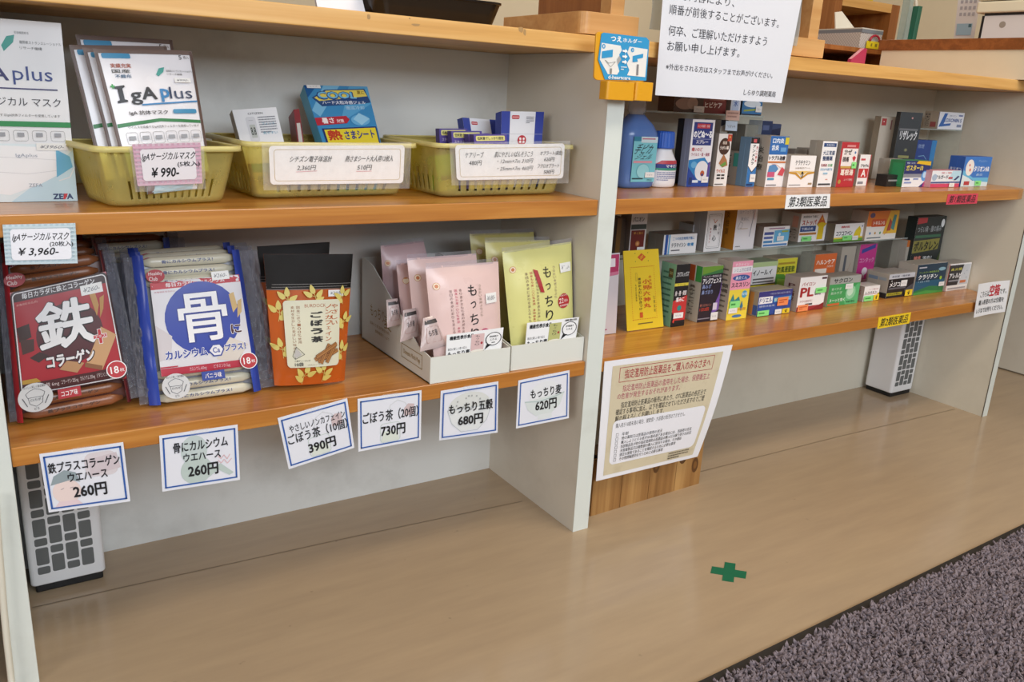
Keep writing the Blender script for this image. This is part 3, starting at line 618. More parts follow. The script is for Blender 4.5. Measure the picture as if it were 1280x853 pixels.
carton('navy to green allergy medicine box showing a night sky over hills', (1140.6, 369.6), 1177.5, 331.7, ZL1, .055,
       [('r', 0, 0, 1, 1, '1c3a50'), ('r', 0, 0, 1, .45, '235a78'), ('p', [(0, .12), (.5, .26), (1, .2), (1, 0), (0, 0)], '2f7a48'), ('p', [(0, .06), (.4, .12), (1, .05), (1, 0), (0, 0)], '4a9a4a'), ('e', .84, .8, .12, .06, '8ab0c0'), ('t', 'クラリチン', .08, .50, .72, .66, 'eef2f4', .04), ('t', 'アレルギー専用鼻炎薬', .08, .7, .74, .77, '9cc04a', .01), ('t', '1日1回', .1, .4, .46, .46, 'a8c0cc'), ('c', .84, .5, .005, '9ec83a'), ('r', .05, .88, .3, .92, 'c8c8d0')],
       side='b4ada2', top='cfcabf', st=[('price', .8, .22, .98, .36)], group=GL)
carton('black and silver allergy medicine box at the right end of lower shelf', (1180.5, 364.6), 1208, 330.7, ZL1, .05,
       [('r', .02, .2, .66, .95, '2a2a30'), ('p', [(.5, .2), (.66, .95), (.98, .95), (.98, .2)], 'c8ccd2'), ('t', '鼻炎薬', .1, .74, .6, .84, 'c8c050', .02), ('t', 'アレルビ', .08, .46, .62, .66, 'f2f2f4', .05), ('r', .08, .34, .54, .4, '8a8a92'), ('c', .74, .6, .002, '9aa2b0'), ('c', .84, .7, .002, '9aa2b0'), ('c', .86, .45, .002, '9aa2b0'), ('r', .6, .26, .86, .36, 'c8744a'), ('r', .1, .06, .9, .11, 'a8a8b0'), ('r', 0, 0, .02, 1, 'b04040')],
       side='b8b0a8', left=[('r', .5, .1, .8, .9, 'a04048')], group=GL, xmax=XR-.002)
# ---- lower shelf, behind the front row
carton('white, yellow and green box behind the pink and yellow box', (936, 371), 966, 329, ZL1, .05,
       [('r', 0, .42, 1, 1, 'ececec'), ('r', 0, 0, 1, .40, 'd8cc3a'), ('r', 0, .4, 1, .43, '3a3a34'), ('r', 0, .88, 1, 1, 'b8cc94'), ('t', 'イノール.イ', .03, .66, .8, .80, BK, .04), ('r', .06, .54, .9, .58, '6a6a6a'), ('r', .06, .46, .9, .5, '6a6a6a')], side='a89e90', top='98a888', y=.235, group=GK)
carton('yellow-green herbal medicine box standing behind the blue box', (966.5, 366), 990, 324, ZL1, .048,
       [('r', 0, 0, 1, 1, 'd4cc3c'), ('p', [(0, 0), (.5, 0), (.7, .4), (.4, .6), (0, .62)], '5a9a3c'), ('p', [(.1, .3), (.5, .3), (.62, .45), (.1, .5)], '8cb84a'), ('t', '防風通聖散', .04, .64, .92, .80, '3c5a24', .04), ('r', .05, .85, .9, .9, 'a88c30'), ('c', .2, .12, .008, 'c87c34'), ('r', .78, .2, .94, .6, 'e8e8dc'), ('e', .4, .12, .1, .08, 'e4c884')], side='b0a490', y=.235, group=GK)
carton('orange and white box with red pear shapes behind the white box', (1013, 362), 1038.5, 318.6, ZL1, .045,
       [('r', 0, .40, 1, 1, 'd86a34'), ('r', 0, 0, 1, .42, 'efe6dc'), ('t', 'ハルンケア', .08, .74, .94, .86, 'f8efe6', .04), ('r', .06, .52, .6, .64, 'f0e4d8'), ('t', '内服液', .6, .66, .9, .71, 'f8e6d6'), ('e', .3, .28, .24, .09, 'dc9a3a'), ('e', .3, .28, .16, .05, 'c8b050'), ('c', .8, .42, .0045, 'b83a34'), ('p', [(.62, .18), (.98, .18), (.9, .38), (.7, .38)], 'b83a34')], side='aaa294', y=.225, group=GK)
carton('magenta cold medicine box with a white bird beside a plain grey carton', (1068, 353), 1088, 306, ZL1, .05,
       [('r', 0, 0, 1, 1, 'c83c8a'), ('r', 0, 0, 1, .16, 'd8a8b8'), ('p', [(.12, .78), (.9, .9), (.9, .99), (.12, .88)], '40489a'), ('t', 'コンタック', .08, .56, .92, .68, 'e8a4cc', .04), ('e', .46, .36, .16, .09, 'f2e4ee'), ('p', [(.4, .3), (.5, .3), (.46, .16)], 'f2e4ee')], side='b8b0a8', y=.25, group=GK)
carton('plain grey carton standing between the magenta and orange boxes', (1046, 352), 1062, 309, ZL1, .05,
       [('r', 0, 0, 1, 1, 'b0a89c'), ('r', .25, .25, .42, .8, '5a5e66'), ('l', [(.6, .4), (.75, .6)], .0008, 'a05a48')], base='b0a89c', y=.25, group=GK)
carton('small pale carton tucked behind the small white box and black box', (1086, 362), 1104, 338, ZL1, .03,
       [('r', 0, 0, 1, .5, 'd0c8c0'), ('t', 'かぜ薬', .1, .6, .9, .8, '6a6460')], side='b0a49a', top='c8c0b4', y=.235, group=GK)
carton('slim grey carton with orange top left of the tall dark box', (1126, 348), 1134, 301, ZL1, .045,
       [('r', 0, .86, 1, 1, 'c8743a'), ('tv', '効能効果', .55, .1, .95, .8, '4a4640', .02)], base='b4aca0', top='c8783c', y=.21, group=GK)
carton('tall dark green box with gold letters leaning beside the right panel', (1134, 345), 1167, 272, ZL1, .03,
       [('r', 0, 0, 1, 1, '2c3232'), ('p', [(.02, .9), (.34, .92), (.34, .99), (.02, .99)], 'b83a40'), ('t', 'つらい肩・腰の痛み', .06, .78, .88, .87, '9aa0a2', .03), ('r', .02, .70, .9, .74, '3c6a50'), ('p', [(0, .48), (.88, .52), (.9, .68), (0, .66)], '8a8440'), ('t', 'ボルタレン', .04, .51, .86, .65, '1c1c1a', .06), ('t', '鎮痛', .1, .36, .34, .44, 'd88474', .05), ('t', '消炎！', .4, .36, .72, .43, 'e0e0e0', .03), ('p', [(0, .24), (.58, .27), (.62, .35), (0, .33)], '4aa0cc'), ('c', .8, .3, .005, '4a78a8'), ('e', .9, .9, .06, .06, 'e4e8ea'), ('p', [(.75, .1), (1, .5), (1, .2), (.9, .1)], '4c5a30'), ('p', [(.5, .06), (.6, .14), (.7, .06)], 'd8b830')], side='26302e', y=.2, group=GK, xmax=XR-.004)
# ---- clear risers
acr = clearmat('clear_acrylic', 'fafcfb', .045, .06)
def riser(label, uL, uR, y0, y1, z, vt, ztop=None):
    'a bent clear sheet: top and two legs'
    a = at(uL, vt, 1, y0); b = at(uR, vt-6 if uR > 900 else vt-3, 1, y0); zt = ztop or a.z; zt = min(zt, a.z+.02)
    t = thing('acrylic_riser', label, 'display riser', ((a.x+b.x)/2, (y0+y1)/2, z), 'clear acrylic risers')
    for nm, lo, hi in (('top', (a.x, y0, zt-.003), (b.x, y1, zt)), ('leg', (a.x, y0, z), (a.x+.003, y1, zt-.003)), ('leg', (b.x-.003, y0, z), (b.x, y1, zt-.003))):
        mb = MB(t.location); mb.box(lo, hi, acr)
        if nm == 'top': mb.box((lo[0], lo[1]-.0004, lo[2]), (hi[0], lo[1], hi[2]), edge_ac)
        mb.build(nm, t)
    return zt
edge_ac = clearmat('acrylic_edge', 'e4ecea', .45, .15, 'c9cfcc')
RY = .205
ZR1 = at(900, 313, 1, RY).z; ZR1 = at(998, 307, 1, RY).z
riser('clear acrylic riser under the white and orange-sided boxes, left of two on lower shelf', 770, 1018, RY, .312, ZL1, 308, ZR1)
riser('clear acrylic riser under the orange and white boxes, right one on lower shelf', 1020, 1134, RY, .312, ZL1, 306, ZR1)
carton('dark brown carton half hidden behind the divider on lower riser', (768, 321), 779, 273, ZR1, .04, [('r', 0, 0, .5, 1, '6a4a1c')], base='4a3a2c', side='5a4a3a', y=RY+.03, group=GR)
carton('white topped box with dark red front above the yellow envelope', (785, 322), 805, 267, ZR1, .035,
       [('r', .06, .06, .9, .60, '6e2420'), ('r', .02, .62, .98, .74, '38403c'), ('t', 'パニオン', .1, .80, .8, .92, '3a3034', .03), ('t', '早く効く', .2, .5, .8, .56, 'd8a040', .02), ('c', .5, .28, .006, 'b8743c'), ('c', .5, .28, .003, 'd8a070')], base='d8d4d2', side='8a8078', y=RY+.018, st=[('price', .46, .06, .9, .2)], group=GR)
carton('white and blue striped ointment box lying on the lower riser', (828, 316), 869, 294, ZR1, .05,
       [('r', .0, 0, .04, 1, 'f2f2f2'), ('r', .05, 0, .13, 1, '2f5aa8'), ('r', .15, 0, .19, 1, '6ab0d8'), ('t', '二つの抗生物質が傷に', .26, .70, .92, .86, '3a7ab8', .02), ('t', 'テラマイシン', .24, .34, .68, .56, '2a3040', .04), ('t', '軟膏', .72, .36, .92, .54, '3f8ac0', .04), ('r', .24, .16, .5, .22, '6a6a70')], side='8f8c84', top='7c7a74', y=RY+.004, group=GR)
carton('white box with dark ornate border and brush characters on the lower riser', (879, 314), 900, 264, ZR1, .04,
       [('ro', .1, .08, .9, .92, .004, .0008, '5a5a5e'), ('ro', .16, .12, .84, .88, .004, .0004, '7a7a7e'), ('t', '救', .42, .52, .64, .66, '2c2c30', .03), ('t', '心', .42, .26, .64, .40, '2c2c30', .03), ('l', [(.4, .8), (.5, .7), (.62, .78)], .0016, 'c87848'), ('tv', '強心剤', .72, .4, .8, .7, '5a5a60'), ('tv', '動悸息切れ', .24, .2, .32, .6, 'b04a4a')], side='a8a6a6', y=RY+.004, group=GR)
carton('small grey-sided carton beside the ornate bordered box on lower riser', (863, 313), 876, 281, ZR1, .045, [('tv', 'ドリン', .4, .2, .9, .95, BK, .04), ('r', .05, .5, .25, .6, 'b03a3a')], base='aeb0b4', side='9a9a9a', top='6a645c', y=RY+.04, group=GR)
carton('white box with orange side and faint grey print on the lower riser', (916, 311), 941, 259, ZR1, .05,
       [('t', 'ルナフェミン', .12, .84, .8, .92, 'a8a8b4', .0), ('l', [(.1, .5), (.2, .66), (.32, .62), (.28, .5), (.2, .52)], .0012, 'a8a8ac'), ('l', [(.8, .98), (.8, .7), (.72, .3)], .0012, '3a4068'), ('l', [(.86, .98), (.86, .7)], .0008, 'b04a50'), ('r', .1, .48, .6, .5, 'c8b8a8'), ('t', '貴女に', .2, .68, .6, .76, 'a0a0aa')]+lines(.1, .05, .5, .1, 1, '8a8a8a', 2), base='e6e4e8', side='cf8a2c', y=RY+.002, left=[('tv', '女性薬', .4, .3, .6, .9, '7a4a14', .01)], group=GR)
carton('small white and blue box beside the orange-sided box on riser', (952, 308), 984, 284, ZR1, .05,
       [('r', .04, .6, .4, .74, '4a5a9a'), ('r', .04, .4, .38, .52, '5a6aa8'), ('r', .04, .2, .38, .32, '4a8ac0'), ('p', [(.42, .2), (1, .26), (1, .84), (.42, .8)], '6ab4dc'), ('c', .62, .6, .004, 'd8e8ee'), ('r', .04, .04, .96, .14, '5a8ac0'), ('r', .2, .88, .8, .93, 'a06a90'), ('r', .7, .7, .95, .78, 'a8b84a')], side='948c84', y=RY+.006, st=[('price', .52, .3, .78, .52)], group=GR)
carton('white, red and orange box with a yellow figure on the riser', (997, 303), 1030, 267.5, ZR1, .06,
       [('t', '突発性の下痢に', .08, .84, .64, .93, '4a4a48', .03), ('t', 'ストッパ', .06, .58, .60, .78, 'b8402c', .06), ('r', .02, .36, .6, .56, '33508c'), ('t', '下痢止め', .06, .41, .5, .51, 'e8ecf4', .03), ('r', .02, .24, .64, .32, 'b87c40'), ('p', [(.62, .6), (.78, .96), (.96, .6)], 'd06a2c'), ('c', .8, .8, .004, 'e8a040'), ('p', [(.68, .06), (.9, .06), (.9, .5), (1, .62), (.8, .68), (.62, .6), (.7, .5)], 'e4c42c'), ('r', .1, .06, .5, .1, '8a8a8a')], side='b4a69a', left=[('tv', 'ストッパ', .5, .1, .9, .45, '4a4440', .02), ('r', .6, .5, .9, .9, 'c8907c')], st=[('green', .1, .02, .46, .2)], group=GR)
carton('low white, green and yellow box with a banana yellow mark on riser', (1041.5, 301), 1077, 280.5, ZR1, .045,
       [('r', 0, 0, 1, .16, '6aa83a'), ('r', 0, .16, 1, .24, 'e4cc3a'), ('t', 'コフコフペン', .06, .34, .62, .58, '2c3040', .05), ('t', '鎮咳', .2, .76, .5, .88, 'c04a50', .04), ('p', [(.66, .24), (.72, .6), (.84, .84), (.92, .6), (.9, .24)], 'e4cc2c'), ('c', .94, .82, .002, '3a4a80')], base='eeeeee', side='6e665c', top='8a8278', st=[('green', .28, .08, .6, .34), ('price', .62, .06, .82, .3)], y=RY+.008, group=GR)
carton('orange and white box with tablet circles at right end of riser', (1080.5, 299), 1118.5, 264.5, ZR1, .05,
       [('r', 0, .48, 1, 1, 'dc7a2c'), ('p', [(.55, .2), (1, .2), (1, 1), (.7, 1)], 'e8b83c'), ('e', .14, .86, .08, .09, '5a4a70'), ('rr', .14, .46, .6, .72, 'd0562c', .004), ('t', 'トキルンG', .2, .52, .56, .66, 'f6ece4', .04), ('c', .14, .24, .0035, '5a8ab8'), ('c', .3, .24, .0035, 'c89a4a'), ('c', .46, .24, .0035, '5aa070'), ('l', [(.6, .16), (.72, .32)], .0016, 'c87c5c'), ('r', .06, .06, .5, .1, '6a7a80'), ('p', [(.76, .4), (.84, .86), (.92, .84), (.9, .3)], '4a8a8a'), ('p', [(.66, .3), (.72, .74), (.8, .6), (.78, .3)], 'b04a3a')], base='f0ece6', side='b4a090', y=RY, group=GR)
# ---- upper shelf
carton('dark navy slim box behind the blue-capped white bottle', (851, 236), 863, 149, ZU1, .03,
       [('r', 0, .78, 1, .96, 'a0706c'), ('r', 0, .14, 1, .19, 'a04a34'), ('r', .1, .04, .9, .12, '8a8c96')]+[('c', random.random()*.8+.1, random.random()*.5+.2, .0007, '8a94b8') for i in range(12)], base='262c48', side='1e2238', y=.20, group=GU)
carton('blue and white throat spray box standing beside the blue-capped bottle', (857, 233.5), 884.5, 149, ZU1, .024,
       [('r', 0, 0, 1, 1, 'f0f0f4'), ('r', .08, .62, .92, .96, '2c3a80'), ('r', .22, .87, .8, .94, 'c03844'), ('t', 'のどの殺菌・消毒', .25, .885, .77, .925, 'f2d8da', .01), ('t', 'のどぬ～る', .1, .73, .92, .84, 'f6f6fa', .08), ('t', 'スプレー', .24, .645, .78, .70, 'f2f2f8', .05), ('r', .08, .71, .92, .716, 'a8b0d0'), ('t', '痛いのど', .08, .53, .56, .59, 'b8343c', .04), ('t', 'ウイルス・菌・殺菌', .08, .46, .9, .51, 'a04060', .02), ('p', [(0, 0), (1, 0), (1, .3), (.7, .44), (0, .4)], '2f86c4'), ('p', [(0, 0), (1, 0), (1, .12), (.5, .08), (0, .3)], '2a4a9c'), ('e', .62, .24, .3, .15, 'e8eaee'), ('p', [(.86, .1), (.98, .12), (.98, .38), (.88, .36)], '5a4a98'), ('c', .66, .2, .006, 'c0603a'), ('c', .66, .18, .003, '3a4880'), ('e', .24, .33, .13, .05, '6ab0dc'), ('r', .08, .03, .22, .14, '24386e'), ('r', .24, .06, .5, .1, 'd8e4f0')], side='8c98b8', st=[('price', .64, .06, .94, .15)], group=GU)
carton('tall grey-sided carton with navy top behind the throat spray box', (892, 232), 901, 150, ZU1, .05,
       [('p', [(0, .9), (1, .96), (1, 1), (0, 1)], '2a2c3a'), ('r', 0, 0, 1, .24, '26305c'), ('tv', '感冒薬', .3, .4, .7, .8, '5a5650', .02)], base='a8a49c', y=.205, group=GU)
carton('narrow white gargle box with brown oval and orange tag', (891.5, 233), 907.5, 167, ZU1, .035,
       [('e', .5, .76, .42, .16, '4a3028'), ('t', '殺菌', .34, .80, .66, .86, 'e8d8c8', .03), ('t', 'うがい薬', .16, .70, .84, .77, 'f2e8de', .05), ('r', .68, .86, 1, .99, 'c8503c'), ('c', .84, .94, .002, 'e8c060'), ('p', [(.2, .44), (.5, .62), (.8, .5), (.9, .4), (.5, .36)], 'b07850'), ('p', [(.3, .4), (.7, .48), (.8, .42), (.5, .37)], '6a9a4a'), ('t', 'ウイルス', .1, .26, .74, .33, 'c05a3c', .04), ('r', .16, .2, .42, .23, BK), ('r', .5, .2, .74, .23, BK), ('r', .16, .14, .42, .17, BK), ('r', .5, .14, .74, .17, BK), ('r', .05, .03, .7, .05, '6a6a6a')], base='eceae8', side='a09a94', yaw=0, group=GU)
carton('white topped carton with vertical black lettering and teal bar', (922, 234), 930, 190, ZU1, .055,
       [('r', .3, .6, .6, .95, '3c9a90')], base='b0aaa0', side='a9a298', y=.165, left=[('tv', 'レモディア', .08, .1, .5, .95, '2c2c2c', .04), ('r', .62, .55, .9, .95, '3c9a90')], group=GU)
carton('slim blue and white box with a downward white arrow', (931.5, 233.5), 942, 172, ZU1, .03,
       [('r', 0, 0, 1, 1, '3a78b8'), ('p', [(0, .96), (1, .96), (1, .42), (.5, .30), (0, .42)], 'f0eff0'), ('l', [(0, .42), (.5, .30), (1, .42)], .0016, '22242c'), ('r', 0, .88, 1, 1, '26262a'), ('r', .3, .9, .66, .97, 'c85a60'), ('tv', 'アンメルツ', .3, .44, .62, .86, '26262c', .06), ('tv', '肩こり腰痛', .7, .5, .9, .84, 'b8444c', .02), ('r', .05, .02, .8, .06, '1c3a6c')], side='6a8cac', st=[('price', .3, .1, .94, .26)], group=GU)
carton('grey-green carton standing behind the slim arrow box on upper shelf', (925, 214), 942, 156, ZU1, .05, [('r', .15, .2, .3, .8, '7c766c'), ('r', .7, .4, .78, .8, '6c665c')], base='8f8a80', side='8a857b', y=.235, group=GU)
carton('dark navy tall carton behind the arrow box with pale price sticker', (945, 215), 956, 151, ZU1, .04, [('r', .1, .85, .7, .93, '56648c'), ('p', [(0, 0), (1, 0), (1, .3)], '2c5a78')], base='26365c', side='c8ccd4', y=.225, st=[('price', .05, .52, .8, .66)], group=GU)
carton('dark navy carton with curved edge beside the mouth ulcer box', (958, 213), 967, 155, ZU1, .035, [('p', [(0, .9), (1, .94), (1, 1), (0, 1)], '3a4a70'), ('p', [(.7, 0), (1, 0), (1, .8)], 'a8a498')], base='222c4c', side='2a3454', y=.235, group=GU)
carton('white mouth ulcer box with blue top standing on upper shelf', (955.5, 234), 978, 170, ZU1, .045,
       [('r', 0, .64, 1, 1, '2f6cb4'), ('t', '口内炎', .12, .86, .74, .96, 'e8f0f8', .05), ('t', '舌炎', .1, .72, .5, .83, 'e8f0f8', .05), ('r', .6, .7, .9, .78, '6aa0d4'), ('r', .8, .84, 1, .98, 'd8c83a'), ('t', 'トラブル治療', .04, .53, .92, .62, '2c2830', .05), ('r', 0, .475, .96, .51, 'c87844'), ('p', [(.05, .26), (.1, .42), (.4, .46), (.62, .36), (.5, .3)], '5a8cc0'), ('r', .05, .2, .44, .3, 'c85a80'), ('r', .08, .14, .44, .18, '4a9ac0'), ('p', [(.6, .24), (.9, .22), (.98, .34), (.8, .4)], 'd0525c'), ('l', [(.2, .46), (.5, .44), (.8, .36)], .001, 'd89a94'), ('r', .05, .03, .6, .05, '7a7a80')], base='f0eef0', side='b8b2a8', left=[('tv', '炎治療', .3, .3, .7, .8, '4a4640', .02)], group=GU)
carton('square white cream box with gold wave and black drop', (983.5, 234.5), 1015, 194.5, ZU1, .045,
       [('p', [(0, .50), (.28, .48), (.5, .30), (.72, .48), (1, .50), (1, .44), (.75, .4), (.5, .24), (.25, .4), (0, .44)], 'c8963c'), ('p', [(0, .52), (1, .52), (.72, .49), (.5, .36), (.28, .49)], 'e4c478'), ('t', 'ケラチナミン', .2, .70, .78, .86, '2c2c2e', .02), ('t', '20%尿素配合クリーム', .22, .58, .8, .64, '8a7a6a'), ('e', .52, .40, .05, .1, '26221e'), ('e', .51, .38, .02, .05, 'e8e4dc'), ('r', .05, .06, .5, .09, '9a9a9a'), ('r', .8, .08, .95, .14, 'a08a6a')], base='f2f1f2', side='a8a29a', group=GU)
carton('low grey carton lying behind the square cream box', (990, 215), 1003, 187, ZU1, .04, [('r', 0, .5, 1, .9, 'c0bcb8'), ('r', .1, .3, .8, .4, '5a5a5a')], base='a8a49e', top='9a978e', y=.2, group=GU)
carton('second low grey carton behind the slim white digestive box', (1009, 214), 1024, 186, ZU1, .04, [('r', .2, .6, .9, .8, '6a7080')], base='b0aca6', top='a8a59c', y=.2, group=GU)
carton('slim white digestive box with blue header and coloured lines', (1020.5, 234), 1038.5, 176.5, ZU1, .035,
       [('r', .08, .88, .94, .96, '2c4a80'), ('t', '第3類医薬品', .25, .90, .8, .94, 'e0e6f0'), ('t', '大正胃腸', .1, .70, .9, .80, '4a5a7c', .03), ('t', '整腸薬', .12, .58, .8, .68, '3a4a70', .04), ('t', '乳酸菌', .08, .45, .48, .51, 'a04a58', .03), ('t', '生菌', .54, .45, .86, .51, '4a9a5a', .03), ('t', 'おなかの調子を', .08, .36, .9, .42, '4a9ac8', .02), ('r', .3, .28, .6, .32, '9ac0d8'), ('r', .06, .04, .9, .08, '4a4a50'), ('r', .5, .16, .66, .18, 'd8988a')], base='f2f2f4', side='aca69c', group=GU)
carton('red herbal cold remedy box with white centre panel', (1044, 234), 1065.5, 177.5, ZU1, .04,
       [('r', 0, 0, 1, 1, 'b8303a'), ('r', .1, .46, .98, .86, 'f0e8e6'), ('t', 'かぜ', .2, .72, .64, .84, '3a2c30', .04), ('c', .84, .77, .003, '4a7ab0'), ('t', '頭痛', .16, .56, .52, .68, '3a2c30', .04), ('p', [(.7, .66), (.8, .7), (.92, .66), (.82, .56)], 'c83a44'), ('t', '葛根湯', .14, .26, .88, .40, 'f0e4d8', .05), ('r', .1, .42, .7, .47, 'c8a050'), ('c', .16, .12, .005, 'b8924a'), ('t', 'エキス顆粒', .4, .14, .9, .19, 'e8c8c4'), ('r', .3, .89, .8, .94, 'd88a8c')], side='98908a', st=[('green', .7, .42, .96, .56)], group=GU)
carton('small white box with a red panel and big white letter', (1069.5, 232.5), 1083, 193.5, ZU1, .035,
       [('r', .04, .26, .9, .56, 'c03a3c'), ('t', 'A', .3, .3, .72, .53, 'f6efee', .05), ('t', 'アセチA', .16, .60, .88, .70, '2c2c30', .05), ('r', .1, .82, .5, .88, 'c85058'), ('r', .1, .06, .6, .14, '8a8a92'), ('r', .93, 0, 1, 1, 'b83a40')], base='f0eeee', side='b0a8a0', group=GU)
ZR2 = at(1190, 162, 1, .20).z
riser('clear acrylic riser by the right panel holding the white and blue box', 1147, 1204, .20, .30, ZU1, 163, ZR2)
carton('white carton with red square mark left of the tall black box', (1093, 198), 1114, 145.5, ZU1, .03, [('r', .06, .86, .28, .97, 'b03434'), ('c', .16, .92, .0015, 'e8d8d4'), ('r', .5, .8, .56, .95, '8a5a5a'), ('c', .84, .9, .001, 'a05a54')], base='c9beae', side='a89a88', top='6a5c50', y=.262, yaw=-25, group=GU)
carton('tall black hair tonic box with gold hexagon on upper shelf', (1116, 200), 1138, 140, ZU1, .025,
       [('r', 0, 0, 1, 1, '26282a'), ('r', .05, .74, .9, .77, '6a6a6c'), ('t', 'リザレック', .12, .60, .9, .74, 'e4e4e6', .05), ('c', .5, .46, .005, '4a4c3c'), ('c', .5, .46, .0032, '86845a'), ('c', .56, .92, .0022, 'd89a94'), ('r', .2, .34, .7, .38, '8a8a50'), ('l', [(0, .3), (.4, .05)], .0012, '50705a'), ('l', [(.9, .3), (.4, .1)], .0012, '50705a'), ('r', .02, .22, .5, .26, '4a6a5c')], side='1e2022', y=.215, yaw=-32, group=GU)
carton('white carton with green letters standing behind the stomach remedy box', (1107, 233), 1124, 199, ZU1, .03, [('t', 'めに', .3, .7, .95, .86, '4a8a50', .05), ('r', .9, .0, 1, 1, '4a9a5c')], base='c8c4bc', side='a8a49c', y=.14, group=GU)
carton('short black box lying in front of the green-lettered carton', (1107, 235), 1122.5, 219, ZU1, .03, [('r', .1, .45, .85, .6, '8a8a8c')], base='202022', side='2a2a2c', y=.10, group=GU)
carton('blue nicotine patch box with pale arc behind the stomach remedy box', (1142, 199), 1162, 175, ZU1+.0, .03,
       [('r', 0, 0, 1, 1, '2f4f98'), ('r', .76, 0, 1, 1, '3a8ccc'), ('l', [(.2, .6), (.46, .62), (.64, .5), (.7, .2), (.6, .02)], .0016, '8ac0e0'), ('t', 'ニコチネル', .06, .12, .7, .28, 'e8eef6', .05), ('t', '禁煙', .1, .8, .4, .9, '9ab0d8', .02), ('t', '禁煙補助', .06, .4, .5, .5, 'a8bce0', .02)], side='2a4280', y=.215, group=GU)
carton('navy and white stomach remedy box with a yellow corner flash', (1126.5, 234), 1158, 201, ZU1, .04,
       [('r', 0, .40, 1, 1, '24306a'), ('r', 0, .36, 1, .5, '8a8c98'), ('r', 0, 0, 1, .36, 'eceef2'), ('t', 'ガスター10', .06, .62, .72, .84, 'e8d45c', .05), ('t', '胃痛・もたれ', .06, .88, .38, .95, 'c8d0e4', .02), ('p', [(.42, .9), (1, .82), (1, .98), (.5, 1)], 'e0b424'), ('e', .82, .42, .12, .2, '5a9ad8'), ('e', .82, .46, .07, .12, 'b8d8f0'), ('p', [(.66, 0), (1, 0), (1, .36), (.86, .2)], '2c3a7c'), ('p', [(.8, 0), (.96, 0), (.96, .24), (.84, .2)], 'b83a78'), ('r', .06, .26, .26, .32, '4a5aa0'), ('r', .4, .28, .6, .33, '7a8ac0'), ('r', .06, .14, .34, .2, '8a9acc')], side='3f8a58', left=[('r', .2, .1, .9, .9, '3a9a64')], group=GU)
carton('low pink and white box with a dark swoosh on upper shelf', (1162, 234.5), 1198, 213.5, ZU1, .035,
       [('r', 0, 0, 1, .22, 'd0486c'), ('r', 0, .24, 1, .34, '4a5a8c'), ('p', [(.6, .5), (1, .36), (1, 1), (.7, 1)], 'b8dcec'), ('t', 'アルガード', .14, .5, .56, .74, '3a3f50', .04), ('e', .1, .6, .08, .2, 'a8bcd4'), ('t', '第1類', .3, .82, .66, .92, 'd07a84'), ('r', .58, .5, .72, .62, 'b84a54'), ('p', [(.76, .42), (.9, .7), (.96, .64), (.84, .42)], '34406c')], base='e8ecf2', side='c898a0', top='d0909a', st=[('price', .62, .02, .8, .26)], group=GU)
carton('bright blue allergy tablet box at right end of upper shelf', (1200, 233.5), 1233, 196, ZU1, .04,
       [('r', 0, 0, 1, 1, '3a78c8'), ('p', [(0, 0), (1, 0), (1, .16), (.4, .2), (0, .44)], 'd8e8ee'), ('p', [(0, .4), (.5, .18), (1, .14), (1, .3), (.4, .3), (0, .56)], '6ab8e0'), ('e', .22, .64, .15, .27, 'f2e8e2'), ('c', .2, .72, .003, 'd0605c'), ('c', .24, .56, .004, 'd87870'), ('t', 'タリオンAR', .38, .5, .96, .70, 'f2f4f8', .06), ('t', 'アレルギー', .5, .82, .82, .9, 'a8c8ec', .01), ('t', '鼻炎', .5, .36, .74, .44, 'c8e0f4', .01), ('r', .1, .05, .3, .18, 'b83c44')], side='2f5aa8', left=[('t', 'タリオン', .1, .5, .9, .64, 'd8e4f4', .03)], st=[('green', .5, .03, .72, .2)], group=GU)
carton('white tablet box with big blue letter on the riser by the right panel', (1170.5, 160.5), 1202, 139.5, ZR2, .04,
       [('p', [(.06, .12), (.22, .92), (.34, .92), (.24, .3), (.52, .36), (.5, .22)], '3a6cb4'), ('t', 'LOXONIN S', .24, .42, .92, .64, '3a5a9c', .04), ('t', 'ロキソニン', .42, .72, .7, .84, '7a8498', .02), ('r', .78, .78, .94, .86, '6a7ab0'), ('r', .76, .14, .94, .3, '8a96b4'), ('r', 0, 0, .02, 1, '5a3a50')], base='eceef4', side='b0a08c', left=[('tv', 'ロキソニン', .1, .1, .4, .9, '3a3034', .03), ('r', .5, .1, .9, .4, 'a05050')], y=.206, group=GR)
ZR3 = at(880, 141.5, 1, .2).z
riser('clear acrylic riser at left under the hand cream box on upper shelf', 806, 956, .195, .31, ZU1, 140, ZR3)
carton('brown and red hand cream box lying on the left upper riser', (842, 140), 906, 116, ZR3, .05,
       [('r', 0, 0, .62, 1, '4a2c24'), ('r', .55, 0, 1, 1, '7c2c2c'), ('e', .2, .45, .18, .3, 'a88a7c'), ('e', .34, .5, .1, .32, 'b89a8a'), ('t', 'ヒビケア', .58, .3, .92, .62, 'e8dcd8', .06), ('r', .66, .72, .96, .82, 'b07a70')], side='6a4a34', y=.205, st=[('price', .36, .03, .56, .36)], group=GR)
carton('pale blue and white slim box between two boxes on the left upper riser', (912, 144), 924, 118, ZR3, .05, [('r', .15, .2, .85, .9, 'c4d4ee'), ('t', '水', .3, .4, .7, .7, '4a6ab0', .04)], base='e4e8f2', y=.205, group=GR)
t = carton('blue box with green stripe and white tube picture on left upper riser', (926, 146), 951, 122, ZR3, .05,
       [('r', 0, 0, 1, 1, '3c78ac'), ('e', .5, .66, .42, .2, 'dce4ea'), ('p', [(.1, .2), (.8, .3), (.8, .42), (.1, .3)], '9aa84a'), ('r', 0, 0, 1, .08, '2c3444')], side='2a3a50', y=.205, st=[('price', .66, .2, .96, .56)], group=GR)
